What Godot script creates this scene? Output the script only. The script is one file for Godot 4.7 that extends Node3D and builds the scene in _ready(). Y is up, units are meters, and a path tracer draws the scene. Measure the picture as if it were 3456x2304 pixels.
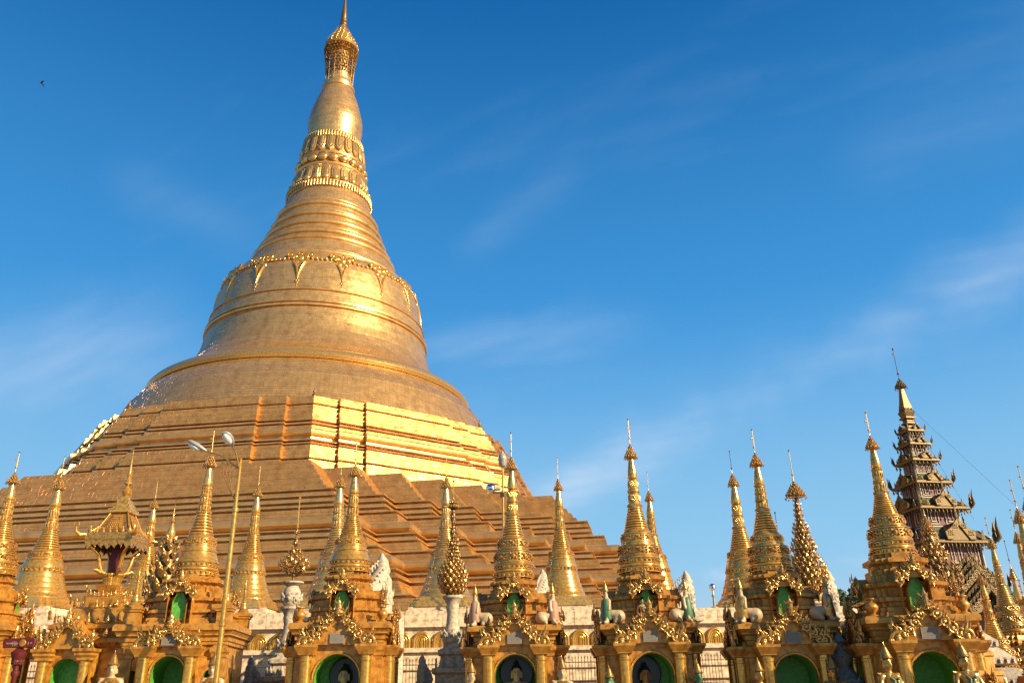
extends Node3D
# A golden stupa on its terraces, with gilded shrines, spires, flower urns and a tiered tower round its foot.

var M := {}                 # materials
var K := {}                 # shared meshes
var used := {}
var rng := RandomNumberGenerator.new()

# ---------------------------------------------------------------- mesh building
class MB:
	var v := PackedVector3Array()
	var n := PackedVector3Array()
	var c := PackedColorArray()
	var tint := Color.WHITE
	var tinted := false
	var xf := Transform3D()
	var nb := Basis()
	func at(t: Transform3D) -> MB:
		xf = t
		nb = t.basis.inverse().transposed()
		return self
	func tri(a: Vector3, b: Vector3, d: Vector3, na: Vector3, nb2: Vector3, nd: Vector3) -> void:
		v.append(xf * a); v.append(xf * d); v.append(xf * b)
		n.append((nb * na).normalized()); n.append((nb * nd).normalized()); n.append((nb * nb2).normalized())
		if tinted:
			c.append(tint); c.append(tint); c.append(tint)
	func quad(a: Vector3, b: Vector3, d: Vector3, e: Vector3) -> void:
		var m := (d - a).cross(e - b)
		if m.length_squared() < 1e-14:
			return
		m = m.normalized()
		tri(a, b, d, m, m, m)
		tri(a, d, e, m, m, m)
	func flat(a: Vector3, b: Vector3, d: Vector3) -> void:
		var m := (b - a).cross(d - a)
		if m.length_squared() < 1e-16:
			return
		m = m.normalized()
		tri(a, b, d, m, m, m)
	func box(lo: Vector3, hi: Vector3) -> void:
		var x0 := lo.x; var x1 := hi.x; var y0 := lo.y; var y1 := hi.y; var z0 := lo.z; var z1 := hi.z
		quad(Vector3(x0, y0, z1), Vector3(x1, y0, z1), Vector3(x1, y1, z1), Vector3(x0, y1, z1))
		quad(Vector3(x1, y0, z0), Vector3(x0, y0, z0), Vector3(x0, y1, z0), Vector3(x1, y1, z0))
		quad(Vector3(x1, y0, z1), Vector3(x1, y0, z0), Vector3(x1, y1, z0), Vector3(x1, y1, z1))
		quad(Vector3(x0, y0, z0), Vector3(x0, y0, z1), Vector3(x0, y1, z1), Vector3(x0, y1, z0))
		quad(Vector3(x0, y1, z1), Vector3(x1, y1, z1), Vector3(x1, y1, z0), Vector3(x0, y1, z0))
		quad(Vector3(x0, y0, z0), Vector3(x1, y0, z0), Vector3(x1, y0, z1), Vector3(x0, y0, z1))
	# profile of (radius, height) going up, turned round the y axis
	func lathe(p: Array, seg := 24, from := 0.0, to := TAU) -> void:
		var k := p.size()
		var sn: Array[Vector2] = []
		for i in k - 1:
			var d: Vector2 = p[i + 1] - p[i]
			sn.append(Vector2(d.y, -d.x).normalized())
		for i in k - 1:
			var n0 := sn[i]
			var n1 := sn[i]
			if i > 0 and sn[i - 1].dot(sn[i]) > 0.72:
				n0 = (sn[i - 1] + sn[i]).normalized()
			if i < k - 2 and sn[i + 1].dot(sn[i]) > 0.72:
				n1 = (sn[i + 1] + sn[i]).normalized()
			var a: Vector2 = p[i]
			var b: Vector2 = p[i + 1]
			for j in seg:
				var t0 := from + (to - from) * j / seg
				var t1 := from + (to - from) * (j + 1) / seg
				var s0 := sin(t0); var c0 := cos(t0); var s1 := sin(t1); var c1 := cos(t1)
				var A := Vector3(a.x * s0, a.y, a.x * c0)
				var B := Vector3(a.x * s1, a.y, a.x * c1)
				var D := Vector3(b.x * s1, b.y, b.x * c1)
				var E := Vector3(b.x * s0, b.y, b.x * c0)
				var nA := Vector3(n0.x * s0, n0.y, n0.x * c0)
				var nB := Vector3(n0.x * s1, n0.y, n0.x * c1)
				var nD := Vector3(n1.x * s1, n1.y, n1.x * c1)
				var nE := Vector3(n1.x * s0, n1.y, n1.x * c0)
				if a.x > 1e-5:
					tri(A, B, D, nA, nB, nD)
				if b.x > 1e-5:
					tri(A, D, E, nA, nD, nE)
	func ball(r: float, seg := 10, rows := 6) -> void:
		var p := []
		for i in rows + 1:
			var t := -PI / 2 + PI * i / rows
			p.append(Vector2(maxf(0.0, r * cos(t)), r * sin(t)))
		lathe(p, seg)
	# plan polygon (x, z), walked to the right as seen from outside; profile of (outward offset, height) going up
	func sweep(plan: PackedVector2Array, prof: Array, cap := true) -> void:
		var rings := []
		for q in prof:
			rings.append(MB.inset(plan, q.x))
		loft(rings, prof, cap)
	# plans of equal size, one for each point of the profile
	func loft(rings: Array, prof: Array, cap := true) -> void:
		var m: int = rings[0].size()
		for i in prof.size() - 1:
			var y0: float = prof[i].y
			var y1: float = prof[i + 1].y
			var r0: PackedVector2Array = rings[i]
			var r1: PackedVector2Array = rings[i + 1]
			for j in m:
				var l := (j + 1) % m
				quad(Vector3(r0[j].x, y0, r0[j].y), Vector3(r0[l].x, y0, r0[l].y), Vector3(r1[l].x, y1, r1[l].y), Vector3(r1[j].x, y1, r1[j].y))
		if cap:
			var top: PackedVector2Array = rings[-1]
			var ty: float = prof[-1].y
			var ids := Geometry2D.triangulate_polygon(top)
			for i in range(0, ids.size(), 3):
				var A := Vector3(top[ids[i]].x, ty, top[ids[i]].y)
				var B := Vector3(top[ids[i + 1]].x, ty, top[ids[i + 1]].y)
				var D := Vector3(top[ids[i + 2]].x, ty, top[ids[i + 2]].y)
				if (B - A).cross(D - A).y < 0:
					flat(A, D, B)
				else:
					flat(A, B, D)
	static func inset(plan: PackedVector2Array, e: float) -> PackedVector2Array:
		var out := PackedVector2Array()
		var m := plan.size()
		for i in m:
			var d0 := (plan[i] - plan[(i + m - 1) % m]).normalized()
			var d1 := (plan[(i + 1) % m] - plan[i]).normalized()
			var a := Vector2(-d0.y, d0.x)
			var b := Vector2(-d1.y, d1.x)
			out.append(plan[i] + (a + b) * (e / maxf(0.2, 1.0 + a.dot(b))))
		return out
	# outline in x, y pushed from z0 to z1, with a small chamfer on the front
	func prism(poly: PackedVector2Array, z0: float, z1: float, bev := 0.0) -> void:
		var pl := poly
		if Geometry2D.is_polygon_clockwise(pl):
			pl = PackedVector2Array(poly)
			pl.reverse()
		var front := pl
		var zs := z1
		var m := pl.size()
		if bev > 0.0:
			front = PackedVector2Array()
			for i in m:
				var d0 := (pl[i] - pl[(i + m - 1) % m]).normalized()
				var d1 := (pl[(i + 1) % m] - pl[i]).normalized()
				var a := Vector2(-d0.y, d0.x)
				var b := Vector2(-d1.y, d1.x)
				front.append(pl[i] + (a + b) * (bev / maxf(0.35, 1.0 + a.dot(b))))
			zs = z1 - bev
		for j in m:
			var l := (j + 1) % m
			quad(Vector3(pl[j].x, pl[j].y, z0), Vector3(pl[l].x, pl[l].y, z0), Vector3(pl[l].x, pl[l].y, zs), Vector3(pl[j].x, pl[j].y, zs))
			if bev > 0.0:
				quad(Vector3(pl[j].x, pl[j].y, zs), Vector3(pl[l].x, pl[l].y, zs), Vector3(front[l].x, front[l].y, z1), Vector3(front[j].x, front[j].y, z1))
		var ids := Geometry2D.triangulate_polygon(pl)
		for i in range(0, ids.size(), 3):
			var A := front[ids[i]]; var B := front[ids[i + 1]]; var D := front[ids[i + 2]]
			var s := (B - A).cross(D - A)
			if s < 0:
				var t := B
				B = D
				D = t
			flat(Vector3(A.x, A.y, z1), Vector3(B.x, B.y, z1), Vector3(D.x, D.y, z1))
			var A2 := pl[ids[i]]; var B2 := pl[ids[i + 1]]; var D2 := pl[ids[i + 2]]
			if (B2 - A2).cross(D2 - A2) < 0:
				var t2 := B2
				B2 = D2
				D2 = t2
			flat(Vector3(A2.x, A2.y, z0), Vector3(D2.x, D2.y, z0), Vector3(B2.x, B2.y, z0))
	func tube(pts: Array, rad: Array, seg := 6) -> void:
		var k := pts.size()
		var up := Vector3(0.31, 0.83, 0.47)
		var rings := []
		var norms := []
		for i in k:
			var d: Vector3 = (pts[mini(i + 1, k - 1)] - pts[maxi(i - 1, 0)]).normalized()
			var s := d.cross(up)
			if s.length() < 0.1:
				s = d.cross(Vector3(1, 0, 0))
			s = s.normalized()
			var t := s.cross(d)
			up = t
			var ring := []
			var nr := []
			for j in seg:
				var a := TAU * j / seg
				var o := s * cos(a) + t * sin(a)
				nr.append(o)
				ring.append(pts[i] + o * rad[i])
			rings.append(ring)
			norms.append(nr)
		for i in k - 1:
			for j in seg:
				var l := (j + 1) % seg
				tri(rings[i][j], rings[i + 1][j], rings[i + 1][l], norms[i][j], norms[i + 1][j], norms[i + 1][l])
				tri(rings[i][j], rings[i + 1][l], rings[i][l], norms[i][j], norms[i + 1][l], norms[i][l])
		for j in seg:
			var l := (j + 1) % seg
			if rad[0] > 1e-4:
				flat(pts[0], rings[0][j], rings[0][l])
			if rad[k - 1] > 1e-4:
				flat(pts[k - 1], rings[k - 1][l], rings[k - 1][j])
	func done() -> ArrayMesh:
		var a := []
		a.resize(Mesh.ARRAY_MAX)
		a[Mesh.ARRAY_VERTEX] = v
		a[Mesh.ARRAY_NORMAL] = n
		if tinted:
			a[Mesh.ARRAY_COLOR] = c
		var m := ArrayMesh.new()
		m.add_surface_from_arrays(Mesh.PRIMITIVE_TRIANGLES, a)
		return m

# smooth union of tapered capsules [ax, ay, az, ra, bx, by, bz, rb], meshed as surface nets
func blob(caps: Array, cell: float, k: float) -> ArrayMesh:
	var lo := Vector3(1e9, 1e9, 1e9)
	var hi := -lo
	for q in caps:
		for e in [[Vector3(q[0], q[1], q[2]), q[3]], [Vector3(q[4], q[5], q[6]), q[7]]]:
			lo = lo.min(e[0] - Vector3.ONE * (e[1] + 3 * cell))
			hi = hi.max(e[0] + Vector3.ONE * (e[1] + 3 * cell))
	var nx := int((hi.x - lo.x) / cell) + 2
	var ny := int((hi.y - lo.y) / cell) + 2
	var nz := int((hi.z - lo.z) / cell) + 2
	var f := PackedFloat32Array()
	f.resize(nx * ny * nz)
	f.fill(1.0)
	for q in caps:
		var A := Vector3(q[0], q[1], q[2])
		var B := Vector3(q[4], q[5], q[6])
		var ra: float = q[3]
		var rb: float = q[7]
		var rm := maxf(ra, rb) + k + 3 * cell
		var l := ((A.min(B) - Vector3.ONE * rm - lo) / cell).floor().max(Vector3.ZERO)
		var h := ((A.max(B) + Vector3.ONE * rm - lo) / cell).ceil()
		var ab := B - A
		var il := 1.0 / maxf(ab.length_squared(), 1e-9)
		for z in range(int(l.z), mini(int(h.z) + 1, nz)):
			for y in range(int(l.y), mini(int(h.y) + 1, ny)):
				for x in range(int(l.x), mini(int(h.x) + 1, nx)):
					var p := lo + Vector3(x, y, z) * cell
					var t := clampf((p - A).dot(ab) * il, 0.0, 1.0)
					var d := (p - A - ab * t).length() - lerpf(ra, rb, t)
					var id := x + nx * (y + ny * z)
					var o := f[id]
					var g := clampf(0.5 + 0.5 * (o - d) / k, 0.0, 1.0)
					f[id] = lerpf(o, d, g) - k * g * (1.0 - g)
	var st := SurfaceTool.new()
	st.begin(Mesh.PRIMITIVE_TRIANGLES)
	st.set_smooth_group(0)
	var ids := {}
	var count := 0
	var off := [0, 1, nx, nx + 1, nx * ny, nx * ny + 1, nx * ny + nx, nx * ny + nx + 1]
	for z in nz - 1:
		for y in ny - 1:
			for x in nx - 1:
				var b := x + nx * (y + ny * z)
				var neg := 0
				for o in 8:
					if f[b + off[o]] < 0.0:
						neg += 1
				if neg == 0 or neg == 8:
					continue
				var s := Vector3.ZERO
				var cnt := 0
				for e in [[0, 1], [2, 3], [4, 5], [6, 7], [0, 2], [1, 3], [4, 6], [5, 7], [0, 4], [1, 5], [2, 6], [3, 7]]:
					var fa := f[b + off[e[0]]]
					var fb := f[b + off[e[1]]]
					if (fa < 0.0) != (fb < 0.0):
						var t := fa / (fa - fb)
						var pa := Vector3(e[0] & 1, (e[0] >> 1) & 1, e[0] >> 2)
						var pb := Vector3(e[1] & 1, (e[1] >> 1) & 1, e[1] >> 2)
						s += pa.lerp(pb, t)
						cnt += 1
				ids[b] = count
				count += 1
				st.add_vertex(lo + (Vector3(x, y, z) + s / cnt) * cell)
	for b in ids:
		for ax in 3:
			var d1: int = [1, nx, nx * ny][ax]
			var u: int = [nx, nx * ny, 1][ax]
			var w: int = [nx * ny, 1, nx][ax]
			var fa := f[b]
			var fb := f[b + d1]
			if (fa < 0.0) == (fb < 0.0) or not (ids.has(b - u) and ids.has(b - w) and ids.has(b - u - w)):
				continue
			var q := [ids[b], ids[b - u], ids[b - u - w], ids[b - w]]
			if fa < 0.0:
				q = [q[3], q[2], q[1], q[0]]
			for i in [0, 1, 2, 0, 2, 3]:
				st.add_index(q[i])
	st.generate_normals()
	return st.commit()

# ---------------------------------------------------------------- nodes
func numbered(called: String) -> String:
	used[called] = used.get(called, -1) + 1
	return called if used[called] == 0 else "%s_%03d" % [called, used[called]]

func thing(called: String, label: String, category: String, at := Vector3.ZERO, turn := 0.0, group := "") -> Node3D:
	var o := Node3D.new()
	o.name = numbered(called)
	add_child(o)
	o.position = at
	o.rotation.y = turn
	o.set_meta("label", label)
	o.set_meta("category", category)
	if group:
		o.set_meta("group", group)
	return o

func part(parent: Node, called: String, mesh: Mesh, mat: Material, t := Transform3D()) -> MeshInstance3D:
	var o := MeshInstance3D.new()
	o.name = called
	o.mesh = mesh
	o.material_override = mat
	parent.add_child(o, true)
	o.transform = t
	return o

func struct(called: String, mesh: Mesh, mat: Material) -> MeshInstance3D:
	var o := part(self, called, mesh, mat)
	o.set_meta("kind", "structure")
	return o

func T(p: Vector3, yaw := 0.0, s := Vector3.ONE) -> Transform3D:
	return Transform3D(Basis(Vector3.UP, yaw) * Basis.from_scale(s), p)

func V2(a: Array) -> Array:
	var o := []
	for i in range(0, a.size(), 2):
		o.append(Vector2(a[i], a[i + 1]))
	return o

func square(h: float, red := 0.0, steps := 0) -> PackedVector2Array:
	# square plan of half width h; each corner cut back in steps of size red
	var q := PackedVector2Array()
	for s in 4:
		var b := s * PI / 2
		var pts := []
		if steps == 0:
			pts = [Vector2(h, h)]
		else:
			for i in steps + 1:
				pts.append(Vector2(h - red * (steps - i), h - red * i))
				if i < steps:
					pts.append(Vector2(h - red * (steps - i), h - red * (i + 1)))
		for p in pts:
			q.append(Vector2(p.x * cos(b) + p.y * sin(b), -p.x * sin(b) + p.y * cos(b)))
	return q

func ngon(r: float, k: int, turn := 0.0) -> PackedVector2Array:
	var q := PackedVector2Array()
	for i in k:
		var a := turn + TAU * i / k
		q.append(Vector2(r * sin(a), r * cos(a)))
	return q

# ---------------------------------------------------------------- materials
func noise_tex(freq: float, ramp: Array, as_normal := false, bump := 4.0, sd := 1, kind := FastNoiseLite.TYPE_SIMPLEX_SMOOTH, oct := 5) -> NoiseTexture2D:
	var nz := FastNoiseLite.new()
	nz.noise_type = kind
	nz.seed = sd
	nz.frequency = freq
	nz.fractal_octaves = oct
	var t := NoiseTexture2D.new()
	t.width = 512
	t.height = 512
	t.seamless = true
	t.noise = nz
	if as_normal:
		t.as_normal_map = true
		t.bump_strength = bump
	else:
		var g := Gradient.new()
		g.offsets = PackedFloat32Array([0.0, 0.5, 1.0])
		g.colors = PackedColorArray(ramp)
		t.color_ramp = g
	return t

func lin(r: float, g: float, b: float) -> Color:
	return Color(r, g, b).linear_to_srgb()

func mat(called: String, col: Color, rough: float, metal := 0.0, tex: Texture2D = null, scale := 1.0, nrm: Texture2D = null, nscale := 0.5) -> StandardMaterial3D:
	var m := StandardMaterial3D.new()
	m.resource_name = called
	m.albedo_color = col
	m.roughness = rough
	m.metallic = metal
	if tex or nrm:
		m.uv1_triplanar = true
		m.uv1_world_triplanar = true
		m.uv1_scale = Vector3.ONE * scale
		m.albedo_texture = tex
		if nrm:
			m.normal_enabled = true
			m.normal_texture = nrm
			m.normal_scale = nscale
	M[called] = m
	return m

func grey(a: float, b: float, c: float) -> Array:
	return [Color(a, a, a), Color(b, b, b), Color(c, c, c)]

func make_materials() -> void:
	var worn := noise_tex(0.012, [Color(0.78, 0.74, 0.68), Color(0.95, 0.94, 0.92), Color(1, 1, 1)], false, 0, 3)
	var streak := noise_tex(0.02, [Color(0.55, 0.52, 0.48), Color(0.9, 0.88, 0.85), Color(1, 1, 1)], false, 0, 9)
	var mottled := noise_tex(0.03, [Color(0.72, 0.66, 0.6), Color(0.93, 0.92, 0.9), Color(1, 1, 1)], false, 0, 12)
	var uneven := noise_tex(0.018, grey(0.45, 0.75, 1.0), false, 0, 17)
	var tarnish := noise_tex(0.022, [Color(0.62, 0.5, 0.4), Color(0.9, 0.87, 0.82), Color(1, 1, 1)], false, 0, 23)
	var hammered := noise_tex(0.03, [], true, 3.0, 5)
	var fine := noise_tex(0.06, [], true, 2.5, 6)
	var plate := mat("gilded_plate", Color.WHITE, 0.36, 0.66, worn, 0.12, hammered, 0.35)
	plate.vertex_color_use_as_albedo = true
	mat("gilded_sheet", lin(0.66, 0.38, 0.12), 0.36, 0.66, worn, 0.12, hammered, 0.3)
	mat("gilded_relief", lin(0.74, 0.45, 0.13), 0.26, 0.7, mottled, 0.3, hammered, 0.3)
	mat("gold_leaf", lin(0.8, 0.46, 0.09), 0.19, 0.64, tarnish, 0.8, hammered, 0.22)
	mat("gold_carving", lin(0.6, 0.34, 0.075), 0.25, 0.68, tarnish, 1.1, fine, 0.3)
	mat("gold_paint", lin(0.54, 0.275, 0.045), 0.38, 0.25, tarnish, 0.45, fine, 0.25)
	mat("gold_column", lin(0.66, 0.37, 0.06), 0.24, 0.66, mottled, 0.6, fine, 0.15)
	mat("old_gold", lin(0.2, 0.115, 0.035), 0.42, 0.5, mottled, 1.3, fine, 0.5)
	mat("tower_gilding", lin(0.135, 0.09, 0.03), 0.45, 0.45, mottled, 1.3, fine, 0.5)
	mat("brass_rod", lin(0.55, 0.36, 0.12), 0.3, 0.9)
	mat("dark_iron", lin(0.05, 0.035, 0.03), 0.5, 0.4)
	mat("cream_plaster", lin(0.7, 0.56, 0.38), 0.75, 0.0, streak, 0.35, fine, 0.3)
	mat("white_plaster", lin(0.52, 0.46, 0.35), 0.7, 0.0, streak, 0.9, fine, 0.3)
	mat("grey_stone", lin(0.34, 0.32, 0.28), 0.8, 0.0, streak, 1.2, fine, 0.5)
	mat("pink_plaster", lin(0.42, 0.18, 0.13), 0.75, 0.0, streak, 0.8, fine, 0.3)
	mat("green_paint", lin(0.09, 0.36, 0.05), 0.55, 0.0, mottled, 0.8)
	mat("dark_green", lin(0.02, 0.085, 0.02), 0.6, 0.0, mottled, 0.8)
	mat("maroon", lin(0.1, 0.006, 0.004), 0.55, 0.0, mottled, 1.0)
	mat("white_trim", lin(0.5, 0.45, 0.37), 0.6, 0.0, mottled, 1.0)
	mat("black_lacquer", lin(0.012, 0.012, 0.014), 0.3)
	mat("pale_skin", lin(0.5, 0.37, 0.2), 0.45, 0.0, mottled, 2.0)
	mat("pink_cloth", lin(0.33, 0.18, 0.11), 0.6)
	mat("green_cloth", lin(0.04, 0.12, 0.05), 0.5)
	mat("brown_robe", lin(0.3, 0.12, 0.05), 0.5)
	mat("ink", lin(0.03, 0.025, 0.02), 0.7)
	mat("lamp_grey", lin(0.3, 0.3, 0.27), 0.35, 0.2)
	mat("lamp_glass", lin(0.55, 0.6, 0.58), 0.1, 0.0)
	mat("chrome", lin(0.7, 0.72, 0.75), 0.12, 1.0)
	mat("marble_floor", lin(0.38, 0.32, 0.25), 0.45, 0.0, streak, 0.2, fine, 0.1)
	mat("bark", lin(0.1, 0.07, 0.05), 0.9)
	mat("leaf_green", lin(0.035, 0.08, 0.03), 0.6)
	mat("feather", lin(0.02, 0.02, 0.022), 0.7)
	for k in ["gilded_plate", "gilded_sheet", "gilded_relief", "gold_leaf", "gold_carving", "gold_column"]:
		M[k].roughness_texture = uneven
		M[k].roughness_texture_channel = BaseMaterial3D.TEXTURE_CHANNEL_RED
		M[k].roughness *= 1.3
		M[k].clearcoat_enabled = true
		M[k].clearcoat = 0.45
		M[k].clearcoat_roughness = 0.28
	mat("mosaic", lin(0.26, 0.24, 0.26), 0.35, 0.3, mottled, 2.0, fine, 0.6)

# ---------------------------------------------------------------- camera, sky, sun
func make_sky() -> void:
	var cam := Camera3D.new()
	cam.name = "camera"
	cam.position = Vector3(0, 1.6, 0)
	cam.rotation_degrees = Vector3(23.035, 0, -1.163)
	cam.fov = 44.697
	cam.near = 0.1
	cam.far = 3000
	add_child(cam)
	var we := WorldEnvironment.new()
	we.name = "environment"
	var env := Environment.new()
	env.background_mode = Environment.BG_SKY
	env.tonemap_mode = Environment.TONE_MAPPER_LINEAR
	env.tonemap_exposure = EXPOSURE
	env.sdfgi_enabled = true
	env.ssao_enabled = true
	env.ssil_enabled = true
	var sky := Sky.new()
	var sm := PanoramaSkyMaterial.new()
	sm.panorama = sky_picture()
	sky.sky_material = sm
	env.sky = sky
	env.background_energy_multiplier = 1.0
	we.environment = env
	add_child(we)
	var sun := DirectionalLight3D.new()
	sun.name = "sun"
	add_child(sun)
	var az := deg_to_rad(59.0)
	var el := deg_to_rad(25.5)
	var to := Vector3(sin(az) * cos(el), sin(el), cos(az) * cos(el))
	sun.look_at_from_position(to * 100, Vector3.ZERO, Vector3.UP)
	sun.light_energy = 1.6
	sun.light_color = Color(1.0, 0.9, 0.74)
	sun.light_angular_distance = 0.6
	sun.shadow_enabled = true

const EXPOSURE := 2.0
const WISPS := [
	[Vector3(0.0551, 0.2193, -0.9741), Vector3(0.5456, 0.4061, -0.7331), 0.031, 0.72],
	[Vector3(-0.0424, 0.4963, -0.8671), Vector3(0.0880, 0.5740, -0.8141), 0.022, 0.07],
	[Vector3(-0.0920, 0.3837, -0.9189), Vector3(0.1426, 0.4032, -0.9039), 0.026, 0.17],
	[Vector3(-0.5564, 0.2968, -0.7761), Vector3(-0.3682, 0.3814, -0.8479), 0.050, 0.25],
	[Vector3(-0.0298, 0.3694, -0.9288), Vector3(0.1267, 0.3781, -0.9171), 0.012, 0.10],
	[Vector3(-0.4077, 0.5153, -0.7538), Vector3(-0.2758, 0.4816, -0.8319), 0.030, 0.06],
	[Vector3(0.3926, 0.5287, -0.7526), Vector3(0.5579, 0.5258, -0.6420), 0.040, 0.05]]

func sky_picture() -> ImageTexture:
	var w := 1600
	var h := 800
	var im := Image.create(w, h, false, Image.FORMAT_RGBF)
	var n1 := FastNoiseLite.new()
	n1.seed = 31
	n1.frequency = 1.3
	n1.fractal_octaves = 5
	n1.domain_warp_enabled = true
	n1.domain_warp_amplitude = 0.35
	n1.domain_warp_frequency = 1.1
	var n2 := FastNoiseLite.new()
	n2.seed = 21
	n2.frequency = 4.0
	n2.fractal_octaves = 4
	var zen := Vector3(0.003, 0.108, 0.37)
	var mid := Vector3(0.064, 0.35, 0.77)
	var low := Vector3(0.3, 0.6, 0.86)
	var hor := Vector3(0.55, 0.68, 0.78)
	var cloud := Vector3(0.62, 0.76, 0.95)
	var az_sun := deg_to_rad(59.0)
	var el_sun := deg_to_rad(25.5)
	var sunward := Vector3(sin(az_sun) * cos(el_sun), sin(el_sun), cos(az_sun) * cos(el_sun))
	for y in h:
		var el := (0.5 - (y + 0.5) / h) * PI
		if el < -0.06:
			im.fill_rect(Rect2i(0, y, w, h - y), Color(0.36, 0.38, 0.38))
			break
		var e := clampf(el / (PI / 2), 0.0, 1.0)
		var base: Vector3
		if e < 0.1:
			base = hor.lerp(low, smoothstep(0.0, 0.1, e)).lerp(mid, smoothstep(0.06, 0.30, e))
		else:
			base = low.lerp(mid, smoothstep(0.06, 0.30, e)).lerp(zen, smoothstep(0.16, 0.6, e))
		for x in w:
			var az := (x + 0.5) / w * TAU
			var d := Vector3(sin(az) * cos(el), sin(el), -cos(az) * cos(el))
			var c := base
			if el > 0.0 and e < 0.75:
				# thin cirrus: faint sheets high above, drawn out along the wind, and a few longer streaks
				var q := d / (d.y + 0.25)
				var u := q.x * 0.9 + q.z * 0.43
				var t := -q.x * 0.43 + q.z * 0.9
				var a := n1.get_noise_2d(u * 0.5, t * 1.6)
				var f := n2.get_noise_2d(u * 1.0, t * 5.0)
				var g := n2.get_noise_3d(d.x * 3.0, d.y * 3.0, d.z * 3.0)
				var wisp := smoothstep(0.15, 0.8, a * 0.8 + f * 0.25 + 0.1) * 0.05
				for k in WISPS:
					var ab: Vector3 = k[1] - k[0]
					var along: float = (d - k[0]).dot(ab) / ab.length_squared()
					if along < -0.3 or along > 1.3:
						continue
					var near: Vector3 = k[0] + ab * along
					var off: float = (d - near).length() / (k[2] * (0.8 + 0.25 * along + 0.35 * g))
					if off < 3.0:
						wisp = maxf(wisp, exp(-off * off) * k[3] * clampf(0.95 + 0.5 * f + 0.1 * a, 0.3, 1.3) * smoothstep(-0.3, 0.15, along) * smoothstep(1.25, 0.55, along))
				# small heaps low over the horizon
				var heap := smoothstep(0.2, 0.5, n1.get_noise_3d(d.x * 5.0, d.y * 12.0, d.z * 5.0)) * smoothstep(0.1, 0.05, e) * 0.8
				wisp = maxf(wisp, heap)
				c = c.lerp(cloud, clampf(wisp, 0.0, 1.0))
			# the air brightens towards the sun
			var nd := maxf(0.0, d.dot(sunward))
			if el > 0.0:
				c += Vector3(0.5, 0.42, 0.3) * pow(nd, 6.0) * 0.5 + Vector3(1.0, 0.85, 0.6) * pow(nd, 40.0)
			c /= EXPOSURE
			im.set_pixel(x, y, Color(c.x, c.y, c.z))
	return ImageTexture.create_from_image(im)

const SC := Vector3(-23.385, 0, -92.077)      # foot of the stupa's axis
const FACE := -0.14399                        # the main face looks 8.25 degrees to the left of +z

# thin overlapping plates on the four-sided patch a b d e (bottom left, bottom right, top right, top left)
func plates(mb: MB, a: Vector3, b: Vector3, d: Vector3, e: Vector3, pw: float, ph: float, lift := 0.03, single: Node = null, most := 0) -> int:
	var up := ((e + d) - (a + b)) * 0.5
	var nrm := (b - a).cross(e - a).normalized()
	if nrm.length() < 0.5:
		return 0
	var rows := maxi(1, roundi(up.length() / ph))
	var made := 0
	for r in rows:
		var l0 := a.lerp(e, float(r) / rows)
		var r0 := b.lerp(d, float(r) / rows)
		var l1 := a.lerp(e, float(r + 1) / rows)
		var r1 := b.lerp(d, float(r + 1) / rows)
		var len := (r0 - l0).length()
		var k := maxi(1, roundi(len / pw))
		var shift := 0.5 * (r & 1)
		var rowtone := rng.randf_range(0.95, 1.05)
		for i in range(0, k + (r & 1)):
			var t0 := maxf(0.0, (i - shift) / k)
			var t1 := minf(1.0, (i + 1 - shift) / k)
			if t1 - t0 < 0.1 / k:
				continue
			t0 += 0.015 / k
			t1 -= 0.015 / k
			var tw := rng.randf_range(-0.008, 0.008) * pw / 0.3
			var tl := rng.randf_range(-0.35, 0.6) * lift
			var p0 := l0.lerp(r0, t0) + nrm * (lift + tl + tw)
			var p1 := l0.lerp(r0, t1) + nrm * (lift + tl - tw)
			var p2 := l1.lerp(r1, t1) + nrm * (lift * 0.25 - tw * 0.7)
			var p3 := l1.lerp(r1, t0) + nrm * (lift * 0.25 + tw * 0.7)
			var g := rng.randf_range(0.96, 1.04) * rowtone
			var col := gilt(g)
			if single and made < most:
				var one := MB.new()
				one.tinted = true
				one.tint = col
				_plate(one, p0, p1, p2, p3, nrm, lift)
				part(single, "gold_plate", one.done(), M.gilded_plate)
			else:
				mb.tint = col
				_plate(mb, p0, p1, p2, p3, nrm, lift)
			made += 1
	return made

func gilt(g: float, newer := false) -> Color:
	var w := rng.randf_range(-0.02, 0.02)
	return Color((0.66 if newer else 0.72) * g, ((0.415 if newer else 0.375) + w) * g, ((0.15 if newer else 0.095) + w) * g)

func _plate(mb: MB, p0: Vector3, p1: Vector3, p2: Vector3, p3: Vector3, nrm: Vector3, lift: float) -> void:
	var s := nrm * lift * 1.4
	mb.quad(p0, p1, p2, p3)
	mb.quad(p0 - s, p1 - s, p1, p0)
	mb.quad(p1 - s, p2 - s, p2, p1)
	mb.quad(p3 - s, p0 - s, p0, p3)

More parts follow.
